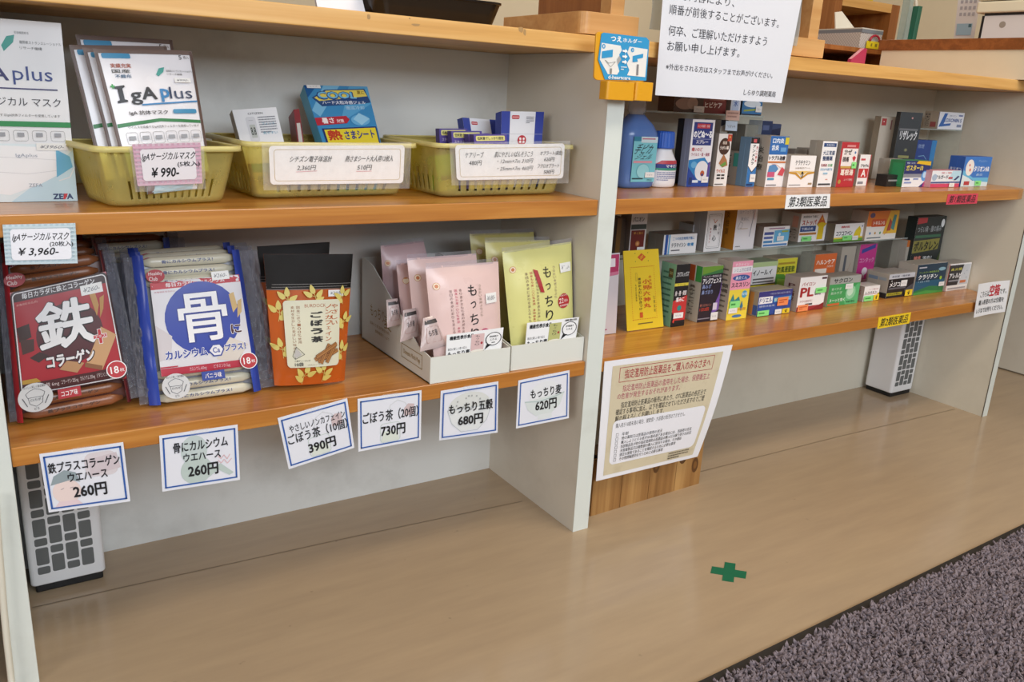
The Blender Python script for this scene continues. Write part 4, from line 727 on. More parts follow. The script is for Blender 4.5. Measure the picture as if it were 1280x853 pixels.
# pink price tag card and pale tag pinned to the riser edge
q = PQ([(908, 138), (925, 138.5), (924, 151), (907, 150)], YP(.193)); mb = MB((q[2]+q[3])/2); slabq(mb, q, .0006, 'dcb6a8'); prints(mb, Surf(q), lines(.1, .2, .9, .9, 2, 'b08a80', 3)); tag(mb.build('price_tag'), 'pink price tag on the left upper riser edge', 'price tag')
q = PQ([(907.5, 151), (922, 152), (921, 164), (906.5, 163)], YP(.1925)); mb = MB((q[2]+q[3])/2); slabq(mb, q, .0006, 'c6d4e4'); prints(mb, Surf(q), squiggle(.15, .3, .85, .6, 4, '8a8a90', 2)); tag(mb.build('price_tag'), 'pale blue price tag hanging below the pink tag', 'price tag')
# yellow envelope and pink pouch
P = at(784, 415, 2, ZL1); pl = lean(P.x, P.y, ZL1, 8); q = fit(PQ([(779, 314), (823, 311), (829.5, 409.5), (784, 415)], pl), ZL1+.0008, pl[1], .002)
mb = MB((q[2]+q[3])/2); slabq(mb, q, .002, 'e8c82c'); OR = 'cc5a24'; S = Surf(q)
dots = [('c', .17+.66*i/20, v, .0008, OR) for i in range(21) for v in (.13, .79)]+[('c', u, .13+.66*i/24, .0008, OR) for i in range(25) for u in (.17, .83)]
prints(mb, S, [('p', [(.5, .86), (.62, .91), (.5, .96), (.38, .91)], OR), ('l', [(.46, .885), (.54, .915)], .0012, 'e8c82c'), ('l', [(.46, .905), (.54, .935)], .0012, 'e8c82c'), ('c', .32, .96, .001, '6a7a34'), ('c', .68, .96, .001, '6a7a34'), ('c', .32, .86, .001, '6a7a34'), ('c', .68, .86, .001, '6a7a34')]+[('bars', [], BK)]+
       [('tv', '小児六神丸', .48, .26, .68, .64, OR, .05), ('tv', '赤井筒薬', .66, .5, .74, .68, OR, .01), ('tv', '夜泣かんむしひきつけ', .36, .24, .44, .66, '3a3220', .02), ('tv', '乳幼児の胃腸薬', .27, .36, .31, .58, '6a5a30'), ('tv', '生薬製剤', .76, .2, .80, .42, '6a5a30'), ('rr', .36, .15, .44, .22, OR, .001), ('r', .3, .07, .7, .082, '6a5a30'), ('fr', .29, .62, .34, .72, .0004, '8a7a3c')]+[dots[0]])
for d in dots: _prints(mb, S, [d], .0004)
tag(mb.build('medicine_envelope', bevel=.0004), 'flat yellow medicine envelope with red-orange characters leaning at the divider', 'envelope')
q = PQ([(757, 318), (775, 316), (771, 404), (750, 413)], YP(.13)); q = [V((max(p.x, T+.002), p.y, p.z)) for p in q]
dz = ZL1-min(q[2].z, q[3].z); q[2].z = q[3].z = ZL1+.0005; q[3].x = q[0].x = T+.003
S = Surf(q, .006); mb = MB((q[2]+q[3])/2); pk = 'd8d2d8'
mb.grid(lambda u, v: S(u, v), 8, 14, pk); S2 = Surf(q, -.004); mb.grid(lambda u, v: S2(u, v), 8, 14, pk, flip=True)
prints(mb, S, [('r', .02, .74, .98, .985, 'b83a68'), ('rr', .2, .84, .9, .94, 'efe8ee', .001), ('t', 'から', .3, .86, .8, .92, '5a3048', .03), ('p', [(.02, .70), (.98, .74), (.98, .78), (.02, .76)], 'd07898'), ('r', .4, .06, .8, .075, 'b04a78')], .0008)
tag(mb.build('medicine_pouch'), 'pale pouch with magenta top half hidden behind the divider', 'pouch')
# ------------------------------------------------------------------ left bay, upper shelf
P = at(97, 251, 2, ZU1); x1 = P.x; x0 = XL+.003; y0 = P.y; H = zat(x1, y0, 29)-ZU1; d = .075
t = thing('mask_carton', 'tall white mask carton with green line at the left end of upper shelf', 'mask box', ((x0+x1)/2, y0+d/2, ZU1))
fr = [V((x0, y0, ZU1+H)), V((x1, y0, ZU1+H)), V((x1, y0, ZU1)), V((x0, y0, ZU1))]; bk = [p+V((0, d, 0)) for p in fr]
mb = MB(t.location); mb.hexa(fr, bk, ['e8e8ec', 'd8d8da', 'd8d8da', 'e0e0e2', 'd8d8da', 'd8d8da'])
S = Surf(fr); gr = '2f8a50'; sb = 'a9cfe0'
its = [('t', '医療機関専用', .52, .925, .66, .94, '8a8c90'), ('p', [(.38, .86), (.44, .91), (.52, .92), (.50, .88), (.40, .83)], '3f9a90'), ('t', '福岡県ストランスレーショナル', .56, .875, .98, .892, '6a6c70'), ('t', 'リサーチ機構', .56, .845, .78, .862, '6a6c70'),
       ('t', 'Ig', -.02+.04, .645, .22, .755, '3a3a70', .02), ('t', 'A', .24, .675, .42, .745, '34346a', .03), ('t', 'plus', .46, .655, .86, .755, '3a4a88', .0), ('r', .12, .63, .9, .637, '34346a'), ('t', 'サージカル マスク', .06, .54, .92, .585, '3c3c44', .01),
       ('t', 'ウイルスを吸着するIgA抗体フィルターを使用しています', .06, .478, .9, .496, '6a6c70'), ('r', 0, .425, 1, .455, gr)]
for k in range(5): its += [('ro', .02+k*.19, .345, .17+k*.19, .405, .003, .0004, '8a8c94'), ('r', .06+k*.19, .37, .13+k*.19, .392, '9a9ca4')]
its += [('p', [(0, 0), (1, 0), (1, .33), (0, .33)], 'dde8ee'), ('p', [(.3, 0), (1, 0), (1, .3), (.62, .12)], 'c3dcea'), ('p', [(0, .06), (.3, .04), (.62, .10), (.84, .16), (.80, .31), (0, .325)], 'eeeef2'), ('l', [(0, .26), (.5, .25), (.82, .24)], .0006, 'd4d4da'), ('l', [(0, .18), (.5, .16), (.82, .18)], .0006, 'd4d4da'),
        ('p', [(.8, .14), (.98, .20), (.96, .26), (.82, .3)], '6ab0d4'), ('l', [(.82, .12), (.94, .14), (1, .2)], .0012, 'e4e4e8'), ('t', 'IgAplus', .40, .25, .62, .275, '9aa0b0'), ('t', 'ZEFA', .5, .085, .64, .105, '9aa0b0'), ('t', 'ZEFA', .74, .012, .955, .045, '2a3a68', .06), ('p', [(.845, .012), (.87, .012), (.9, .045), (.86, .045)], 'c83a44')]
prints(mb, S, its)
n = V((0, -.0006, 0)); mb.build('carton', t)
sticker(S, t, t.location, 'price', .62, .295, .95, .335, 3, '¥3960-')
# yellow baskets
bk_mat = clearmat('yellow_plastic', 'f2eaa8', .27, .3, 'eee29a', 0, 30)
bk_rim = clearmat('yellow_plastic_rim', 'eee49a', .7, .28, 'ece098', 0, 30)
def basket(A, yaw, W, dep, vrim, label, flare=.016, xmax=None):
    P = at(A[0], A[1], 2, ZU1); a = math.radians(yaw); D = V((math.cos(a), math.sin(a), 0)); B = V((-math.sin(a), math.cos(a), 0))
    if xmax and (P+D*(W+flare+.006)).x > xmax: P.x = xmax-W-flare-.006
    H = zat(P.x, P.y-flare, vrim)-ZU1; c = P+D*W/2+B*dep/2
    t = thing('plastic_basket', label, 'basket', (c.x, c.y, ZU1), 'yellow slotted baskets on the upper shelf')
    nx, ny = 40, 26; rad = .016
    def ring(off, z, r):
        w, h = W/2+off, dep/2+off; pts = []
        for i in range(nx): pts.append((-(w-r)+2*(w-r)*i/nx, -h))
        for i in range(6): an = -math.pi/2+math.pi/2*i/6; pts.append((w-r+r*math.cos(an), -h+r+r*math.sin(an)))
        for i in range(ny): pts.append((w, -(h-r)+2*(h-r)*i/ny))
        for i in range(6): an = math.pi/2*i/6; pts.append((w-r+r*math.cos(an), h-r+r*math.sin(an)))
        for i in range(nx): pts.append(((w-r)-2*(w-r)*i/nx, h))
        for i in range(6): an = math.pi/2+math.pi/2*i/6; pts.append((-w+r+r*math.cos(an), h-r+r*math.sin(an)))
        for i in range(ny): pts.append((-w, (h-r)-2*(h-r)*i/ny))
        for i in range(6): an = math.pi+math.pi/2*i/6; pts.append((-w+r+r*math.cos(an), -h+r+r*math.sin(an)))
        return [c+D*x+B*y+V((0, 0, z)) for x, y in pts]
    zs = [.0016, .004, .010, .034, .05, H*.85, H]
    R = [ring(-.010, .0012, rad)]+[ring(flare*(z/H)**.8-(.004 if z < .003 else 0), z, rad) for z in zs]
    def skip(i, j):
        if j != 3: return False
        n1 = nx; n2 = nx+6+ny; 
        if 1 < i < nx-1: return i % 3 == 0
        if nx+7 < i < nx+6+ny-1: return (i-nx-6) % 3 == 0
        k = nx+12+ny
        if k+1 < i < k+nx-1: return (i-k) % 3 == 0
        k += nx+6
        if k+1 < i < k+ny-1: return (i-k) % 3 == 0
        return False
    mb = MB(t.location); mb.rings(R, bk_mat, True, False, True, skip); mb.build('tub', t, solid=.0016)
    rr = [ring(flare+.0005, H, rad), ring(flare+.007, H+.0005, rad+.004), ring(flare+.0075, H-.006, rad+.004)]
    mb = MB(t.location); mb.rings(rr, bk_rim, False, False); mb.build('rim', t, solid=.0018)
    F = lambda x, z, o: c+D*(x)+B*(-dep/2-flare*(z/H)**.8-o)+V((0, 0, z))
    return t, H, F, P, D, B
sleeve = clearmat('clear_sleeve', 'ffffff', .10, .12)
def bcard(b, pix, items, name, label, col, rnd=.006):
    t, H, F, P, D, B = b
    p0 = F(0, .02, .0105); p1 = F(0, H*.9, .0105); up = (p1-p0).normalized(); n = D.cross(up); n = n if n.y < 0 else -n
    q = PQ(pix, (p0+n*.0006, n)); S = Surf(q); c = (q[2]+q[3])/2; o = thing(name, label, 'price card', c, 'cards on the basket fronts')
    mb = MB(c); mb.prism([S(u, v, .0) for u, v in rrect(0, 0, 1, 1, rnd/S.su, rnd/S.sv)], -n*.0004, col); prints(mb, S, items); mb.build('card', o)
    mb = MB(c); sq = [S(-.05, 1.08, .0016), S(1.05, 1.08, .0016), S(1.05, -.14, .0016), S(-.05, -.14, .0016)]; slabq(mb, sq, .0003, sleeve); mb.build('sleeve', o)
b1 = basket((141, 260), 12, .150, .092, 184, 'yellow slotted basket at left holding white mask pouches')
b2 = basket((322, 249), 4, .234, .150, 178, 'yellow slotted basket in the middle holding a thermometer box and cooling box')
b3 = basket((552, 247), 3, .234, .155, 180, 'yellow slotted basket by the divider holding purple and blue dressing boxes', xmax=-.003)
ging = [('r', .08*i, 0, .08*i+.04, 1, 'd9a2bc') for i in range(13)]+[('r', 0, .1*i, 1, .1*i+.05, 'e0b4ca') for i in range(10)]
bcard(b1, [(165, 180.5), (250, 178), (252.5, 229), (172, 232.5)], ging+[('rr', .09, .12, .91, .88, 'f2eef4', .004), ('t', 'IgAサージカルマスク', .11, .58, .90, .80, BK, .03, .05), ('t', '(5枚入)', .62, .42, .97, .57, BK, .03), ('t', '¥ 990-', .22, .2, .64, .44, BK, .035, .06)],
      'handwritten_card', 'handwritten card with pink gingham border on the left basket', 'e6c4d6', .002)
gold = 'c2a25a'
bcard(b2, [(336, 182.5), (506, 181.5), (504, 229), (338, 231)], [('ro', .03, .09, .97, .91, .005, .0007, gold), ('t', 'シチズン電子体温計', .14, .58, .44, .74, BK, .03, .04), ('t', '2,360円', .19, .36, .32, .50, BK, .02, .06), ('l', [(.18, .33), (.33, .35)], .0006, 'd05a70'),
      ('t', '熱さまシート大人用12枚入', .54, .58, .91, .74, BK, .03, .04), ('t', '510円', .63, .36, .74, .50, BK, .02, .06), ('l', [(.62, .33), (.74, .33)], .0006, 'd05a70')],
      'handwritten_card', 'white handwritten card with gold line on the middle basket', 'f6f4f4')
bcard(b3, [(569, 181.5), (706, 179.5), (704, 223), (571, 225.5)], [('ro', .03, .09, .97, .91, .005, .0007, gold), ('t', 'ケアリーブ', .08, .64, .24, .80, BK, .02, .04), ('t', '480円', .11, .42, .22, .56, BK, .02, .06), ('t', '肌にやさしいばんそうこう', .34, .64, .69, .80, BK, .02, .04), ('t', '・12mm×7m 310円', .36, .46, .69, .59, BK, .01, .04), ('t', '・25mm×7m 460円', .36, .25, .69, .38, BK, .01, .04),
      ('t', 'オプラート(袋型)', .76, .66, .98, .80, BK, .015, .04), ('t', '620円', .80, .50, .90, .62, BK, .02, .06), ('t', 'フクロオブラート', .74, .32, .95, .44, BK, .015, .04), ('t', '500円', .80, .14, .90, .26, BK, .02, .06)],
      'handwritten_card', 'white handwritten card with three price columns on the divider basket', 'f6f4f4')
# mask pouches standing in the left basket
def pillow(mb, q, bf, bb, mat, seal=.05, matb=None, nu=14, nv=16, fn=None):
    S = Surf(q, bf, fn=fn); mb.grid(lambda u, v: S(u, v), nu, nv, mat)
    S2 = Surf(q, -bb); mb.grid(lambda u, v: S2(u, v), nu, nv, matb or mat, flip=True)
    return S
def crumple(amp, f, seed):
    r = random.Random(seed); k = [(r.uniform(2, f), r.uniform(2, f), r.uniform(0, 6), r.uniform(.4, 1)) for _ in range(5)]
    return lambda u, v: amp*sum(w*math.sin(6.28*(a*u)+p)*math.sin(6.28*b*v+p*.7) for a, b, p, w in k)/2.2*min(1, 6*min(u, 1-u, v, 1-v)+.25)
def maskpouch(pix, y, label, full, seed):
    pl = lean(b1[0].location.x, y, ZU1+.012, 13, 9); q = fit(PQ(pix, pl), ZU1+.006, pl[1], .004); c = (q[2]+q[3])/2
    t = thing('mask_pouch', label, 'mask pouch', c, 'white mask pouches in the left basket')
    mb = MB(c); S = pillow(mb, q, .005, .003, M('e6e4ea', .25), fn=crumple(.0009, 4, seed)); gr = '2f7a46'
    it = [('r', 0, 0, .035, 1, '5e4a44'), ('r', .965, 0, 1, 1, '5e4a44'), ('r', 0, .965, 1, 1, '6e5c56'), ('rr', .06, .925, .34, .965, '3f8ab4', .002), ('t', '5', .84, .925, .87, .96, '3a3436', .02), ('t', '枚入', .89, .93, .95, .958, '5a5456'),
          ('p', [(.04, .415), (.5, .45), (.96, .43), (.96, .405), (.5, .425), (.04, .385)], gr)]
    if full:
        it += [('t', '国産', .12, .81, .30, .84, '4a4a4a', .02), ('t', '実績充実', .12, .85, .32, .885, 'a85a4a', .03), ('t', '不織布', .14, .77, .30, .80, '4a6a8a', .03), ('p', [(.56, .80), (.60, .85), (.66, .86), (.64, .82), (.58, .785)], '3f9a90'), ('t', '福岡県ストランスレーショナル', .67, .82, .96, .838, '6a6c70'), ('t', 'リサーチ機構', .67, .795, .84, .811, '6a6c70'),
               ('p', [(.10, .575), (.205, .585), (.205, .60), (.178, .605), (.178, .69), (.205, .70), (.205, .715), (.10, .705), (.10, .69), (.128, .685), (.128, .60), (.10, .592)], '24242c'), ('t', 'g', .24, .56, .36, .66, '24242c', .03), ('t', 'A', .36, .60, .52, .70, '24242c', .05), ('t', 'p', .56, .58, .66, .685, '3a80b8', .04), ('t', 'lus', .66, .605, .91, .70, '2a3a5a', .0), ('p', [(.34, .565), (.96, .59), (.96, .578), (.34, .553)], '3a80b8'), ('r', .065, .70, .11, .712, '3a9a50'), ('r', .08, .688, .095, .724, '3a9a50'),
               ('t', 'IgA 抗体マスク', .19, .475, .60, .515, '2c2c34', .02), ('rr', .66, .485, .93, .52, '3f8ab4', .002), ('t', 'ウイルスを吸着するIgA抗体フィルターを使用しています', .14, .37, .93, .395, '5a5c60')]
        for k in range(6): it += [('ro', .10+k*.143, .25, .22+k*.143, .345, .003, .0004, '7a7c84'), ('r', .125+k*.143, .285, .195+k*.143, .315, '9a9ca4')]
        it += [('p', [(.04, 0), (.96, 0), (.96, .19), (.6, .22), (.04, .2)], 'bcd8e4'), ('l', [(.2, .2), (.3, .16), (.4, .2)], .0006, '8ab0c8')]
    prints(mb, S, it, .0004); mb.build('pouch', t)
    if full: sticker(S, t, c, 'price', .74, .735, .92, .77, 5, '¥990-')
F4 = [(116, 60.5), (239.5, 64), (264, 214), (158, 222)]
by = b1[0].location.y-.055
sh = lambda dx, dy: [(u+dx, v+dy) for u, v in F4]
maskpouch(F4, by+.022, 'front white mask pouch with green curve standing in the left basket', True, 1)
maskpouch(sh(-13, -1), by+.040, 'second white mask pouch just behind the front one in left basket', False, 2)
maskpouch([(86, 56), (208, 58), (236, 216), (128, 226)], by+.056, 'third white mask pouch showing its silver left edge in left basket', False, 3)
maskpouch([(94, 43), (215, 50), (238, 212), (134, 222)], by+.072, 'hindmost mask pouch whose dark top edge rises above the others', False, 4)
q = PQ([(184, 216), (246, 209), (246, 236), (184, 243)], lean(b1[0].location.x, b1[0].location.y-.062, ZU1+.01, 8, 20)); mb = MB((q[2]+q[3])/2)
S = pillow(mb, q, .004, .003, M('b9d8e2', .2), fn=crumple(.002, 5, 8)); prints(mb, S, [('r', 0, 0, .12, 1, '6a5048'), ('r', .9, 0, 1, 1, 'd8dce0')], .0006); tag(mb.build('mask_pouch'), 'pale blue pouch lying low inside the left basket seen through slots', 'mask pouch', 'white mask pouches in the left basket')
# boxes in the other two baskets
def slabbox(pix, pl, th, front, cols, name, label, cat, group=None, st=()):
    bb, w_ = (b2, .234) if 'middle' in label or 'cooling' in label else (b3, .234)
    n = pl[1]; q = fit(PQ(pix, pl), ZU1+.0045, n, th, bb[3].x+.004, bb[3].x+w_-(.003 if 'cooling' in name else .012), True); c = (q[2]+q[3])/2; t = thing(name, label, cat, c, group); mb = MB(c)
    mb.hexa(q, [p-n*th for p in q], cols); S = Surf(q); prints(mb, S, front); mb.build('carton', t)
    for k, s in enumerate(st): sticker(S, t, c, *s, seed=k+3)
    return t
y2 = b2[3].y
slabbox([(290, 137.5), (345, 134), (364, 216), (308, 220)], lean(0, y2+.045, ZU1+.01, 24), .018,
        [('t', 'CITIZEN', .32, .91, .66, .94, '3a3a44', .02), ('rr', .24, .50, .46, .88, 'd4d4da', .004), ('rr', .29, .56, .42, .76, 'b8bcb8', .001), ('t', '8.8', .3, .60, .41, .72, '2c302c', .02), ('r', .3, .82, .4, .828, 'b0b0b6')]+lines(.52, .62, .92, .88, 7, '8a8c96', 5)+[('t', 'フィット', .58, .74, .88, .78, '4a9ab8', .0), ('t', '見やすい', .56, .6, .9, .64, '4a9ab8', .0)],
        ['e6e6ea', 'b8b4b4', 'c2bcb8', '5a9ab0', 'b8b8bc', 'c0c0c0'], 'thermometer_box', 'white thermometer box leaning back in the middle basket', 'thermometer box')
slabbox([(379.5, 106.5), (459, 108.5), (494, 182), (406, 187)], lean(0, y2+.04, ZU1+.02, 40), .026,
        [('r', 0, 0, 1, 1, '3f8cc0'), ('p', [(0, 1), (.2, 1), (.0, .8)], '1f5a94'), ('p', [(.3, 1), (.55, 1), (.1, .5), (0, .6)], '7ab8dc'), ('p', [(.7, 1), (1, 1), (1, .7), (.4, .4)], '5aa4d2'), ('p', [(.06, .80), (.30, .93), (.94, .96), (.99, .72), (.86, .70), (.18, .66)], '2a4c80'), ('p', [(.1, .80), (.32, .915), (.92, .94), (.96, .83), (.16, .745)], 'e4d060'),
         ('t', 'COOL', .14, .765, .80, .905, '22407c', .12), ('t', 'COOL', .16, .785, .78, .895, '74bce4', .05), ('t', 'ハード大粒冷感ジェル', .2, .69, .9, .75, 'e8ecf6', .03), ('t', '夏に', .80, .86, .92, .92, '7a5a20', .02), ('t', '徹底冷却', .55, .60, .86, .66, 'a8d0ea', .03), ('p', [(0, .48), (.52, .50), (.56, .44), (.5, .38), (0, .36)], 'b83040'), ('t', '暑さ', .1, .385, .3, .475, 'f6e8e8', .05), ('t', '対策', .34, .39, .46, .45, 'f6e8e8', .02),
         ('r', .06, .0, .98, .31, '24306a'), ('r', .09, .0, .96, .29, 'e8d23a'), ('t', '熱', .12, .12, .36, .28, 'c0402c', .06), ('t', 'さまシート', .40, .12, .92, .26, '2c3a88', .05), ('e', .74, .42, .16, .09, '6ab0dc'), ('p', [(.62, .44), (.74, .54), (.9, .44), (.74, .34)], '9acce8')],
        ['4a90c4', '3a80b4', '4a98b8', 'b9d4e0', '3a80b4', '3a80b4'], 'cooling_sheet_box', 'blue and yellow cooling sheet box leaning back in the middle basket', 'cooling sheet box', st=[('price', .03, .94, .24, .99)])
q0 = at(371, 150, 1, y2+.10)
slabbox([(367, 137), (374, 136), (388, 234), (379, 236)], lean(0, y2+.085, ZU1+.012, 26), .03, [('r', .2, .5, .8, .8, 'd8d0c8')], ['8a2f34']*6, 'medicine_box', 'dark red box edge peeking out left of the cooling box', MB_CAT)
slabbox([(314, 205), (360, 203), (362, 243), (316, 246)], lean(0, y2+.012, ZU1+.004, 4), .02, [('r', 0, .72, 1, 1, '4a9a90'), ('r', .1, .3, .3, .6, '8a7a70')], ['d8d0c4']*6, 'medicine_box', 'cream and teal box low inside the middle basket behind the slots', MB_CAT)
slabbox([(424, 197), (474, 195), (472, 238), (424, 241)], lean(0, y2+.018, ZU1+.004, 4), .022, [('r', 0, .3, 1, .6, '4aa0d0'), ('r', .2, .1, .5, .25, '24486c'), ('r', .6, .1, .9, .28, 'b8d8e8')], ['3f8cc0']*6, 'cooling_sheet_box', 'blue box low inside the middle basket behind the slots', 'cooling sheet box')
y3 = b3[3].y
pur = [('r', 0, 0, 1, 1, '5a4a98'), ('rr', .06, .60, .94, .92, 'e4dc8a', .002), ('t', '低刺激でしっかり固定', .1, .66, .9, .86, '2c2c3a', .04), ('t', 'スキナゲート', .08, .25, .6, .45, 'c8c0e0', .03)]
GP = 'purple dressing boxes in the divider basket'
for k, (pix, dy, lab) in enumerate([([(549, 161), (584, 161), (585, 182), (549, 184)], .10, 'hindmost of the purple boxes, furthest left in the divider basket'), ([(564, 164), (602, 164), (603, 184), (565, 186)], .075, 'second purple box from the left in the divider basket'), ([(585, 168), (612, 167), (613, 186), (586, 187)], .055, 'narrow purple box third from the left in divider basket'), ([(592, 168.5), (633, 168), (634, 188), (593, 190)], .030, 'frontmost purple box in the divider basket')]):
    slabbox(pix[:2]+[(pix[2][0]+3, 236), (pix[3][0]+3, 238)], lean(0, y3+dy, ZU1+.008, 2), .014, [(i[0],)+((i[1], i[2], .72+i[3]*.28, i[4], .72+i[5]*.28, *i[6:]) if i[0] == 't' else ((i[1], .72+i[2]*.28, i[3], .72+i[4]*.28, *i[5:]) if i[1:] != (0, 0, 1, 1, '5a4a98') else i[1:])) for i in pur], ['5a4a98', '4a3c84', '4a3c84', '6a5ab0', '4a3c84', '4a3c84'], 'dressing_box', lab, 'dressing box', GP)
def aidbox(pix, dy, ln, lab, fold):
    navy = '2a3c98'
    t = slabbox(pix, lean(0, y3+dy, ZU1+.008, ln), .02, [('r', 0, 0, .2, 1, navy), ('r', .8, 0, 1, 1, navy), ('rr', .24, .9, .42, .95, 'b8343c', .002), ('r', .25, .918, .41, .932, 'e8b0b0'), ('r', 0, .70, 1, .704, 'b4b4bc')]+([('c', .5, .62, .009, 'b82a3a'), ('p', [(.5, .62), (.44, .66), (.44, .64)], 'f2e8e8'), ('c', .46, .64, .0022, 'f2e8e8'), ('c', .54, .6, .0022, 'f2e8e8'), ('c', .46, .6, .0022, 'f2e8e8'), ('c', .54, .64, .0022, 'f2e8e8')]+lines(.58, .84, .76, .94, 4, '8a8a94', 5) if fold else []), ['e4e4ea', navy, navy, 'dcdce2', 'c8c8d0', 'c8c8d0'], 'dressing_box', lab, 'dressing box')
aidbox([(578, 147), (620, 150), (634, 236), (592, 239)], .115, 12, 'grey-white and navy dressing box at the back of the divider basket', False)
aidbox([(627, 139), (680, 140), (682, 235), (624, 238)], .05, 12, 'white and navy dressing box with a red emblem in the divider basket', True)
slabbox([(543, 195), (566, 193), (570, 236), (548, 240)], lean(0, y3+.016, ZU1+.006, 6), .03, [('p', [(0, .2), (1, .5), (1, 1), (0, 1)], '7ab85a'), ('r', .2, .3, .9, .42, '2c2c2c')], ['b8c87c', '6aa04a', '8ac06a', '9ac87a', '8ab060', '8ab060'], 'medicine_box', 'green box low at the left inside the divider basket', MB_CAT)
slabbox([(572, 212), (640, 210), (640, 234), (574, 237)], lean(0, y3+.016, ZU1+.006, 6), .02, [('r', 0, 0, .2, 1, '5a4a98'), ('p', [(.3, .4), (.7, .9), (.9, .4)], 'd89a6a')], ['e0d8c8']*6, 'dressing_box', 'cream and purple box low at the front inside divider basket', 'dressing box')

# ------------------------------------------------------------------ left bay, lower shelf: wafer packs
film = clearmat('clear_film', 'f6f6fa', .16, .12, 'd8d8e0', .9, 90)
film_edge = clearmat('crinkled_film', 'dcdce4', .36, .06, '9c9ca6', 1.0, 110)
def bar_mesh(mb, a, b, r, flat, n, mat):
    'a wrapped bar: a flattened, pinched tube from a to b'
    a, b = V(a), V(b); d = (b-a); u = d.normalized(); w = n.cross(u).normalized(); R = []
    for k in range(9):
        s = k/8; p = a+d*s; e = min(s, 1-s); g = min(1, .35+e*6.5); hh = r*flat*min(1, .15+e*7)
        R.append([p+w*(r*g*math.cos(t))+n*(hh*math.sin(t)) for t in [i*math.pi/8 for i in range(16)]])
    mb.rings(R, mat)
def wafer_pack(pix, y, ln, bars, label, kind, front, full, seed, th=.022):
    red = kind == 'red'; pl = lean(0, y, ZL1+.002, ln); q = fit(PQ(pix, pl), ZL1+.001, pl[1], .006, XL+.012); n = Surf(q).n; c = (q[2]+q[3])/2; c.z = ZL1
    t = thing('wafer_pack', label, 'snack pack', c, 'red cocoa wafer packs' if red else 'blue vanilla wafer packs')
    S = Surf(q); wrap = M('8a5434', .3) if red else M('cdc8b4', .3); tx = '3c2418' if red else '2a3a7c'
    for k, (v, du) in enumerate(bars):
        mb = MB(c); a = S(.05+du, v, -.010); b = S(.93+du, v, -.010); bar_mesh(mb, a, b, S.sv*.034, .55, n, wrap)
        Q = [S(.26, v+.016, 0), S(.72, v+.016, 0), S(.72, v-.016, 0), S(.26, v-.016, 0)]
        prints(mb, Surf([p-n*(.0098-S.sv*.034*.55) for p in Q]), [('t', '鉄プラスコラーゲン' if red else '骨にカルシウムプラス！', .0, .1, 1, .8, tx, .03)], .0004)
        mb.build('wrapped_bar', t)
    # backing: the packed bars' mass, coloured side bands, clear film
    mb = MB(c); body = M('5a2c22', .35) if red else M('8c8c94', .3)
    q2 = [S(.04, .95, -.014), S(.96, .95, -.014), S(.96, .04, -.014), S(.04, .04, -.014)]
    pillow(mb, q2, .004, .012, body); mb.build('bar_stack', t)
    for s, (u0, u1_) in enumerate(((.015, .10), (.90, .985)) if not red else ((.0, .05), (.955, 1.0))):
        mb = MB(c); rip = crumple(.0016, 6, seed+s)
        SB = lambda u, v: S(u0+(u1_-u0)*u, .01+.97*v, .0006-.010*((1-u) if s == 0 else u)**2+rip(.5+.1*u, v))
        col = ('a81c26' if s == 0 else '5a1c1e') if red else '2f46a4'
        mb.grid(SB, 5, 26, M(col, .22)); mb.build('side_band', t)
    cr = crumple(.005, 15, seed)
    for u0, u1_, dn in ((-.06, .03, -.010), (.96, 1.16 if not red else 1.12, -.012)):
        mb = MB(c); mb.grid(lambda u, v: S(u0+(u1_-u0)*u, .02+.95*v, dn+cr(u*.9+.05, v)*1.2), 12, 48, film_edge); mb.build('film_edge', t)
    if full:
        mb = MB(c); SL = Surf([S(*p, .002) for p in front], .004); mb.grid(lambda u, v: SL(u, v), 12, 12, M('a8202a', .2) if red else M('dcdade', .2))
        prints(mb, SL, full, .0003); mb.build('label_panel', t)
    return t, S, c, n
LW = 'e9e6e8'
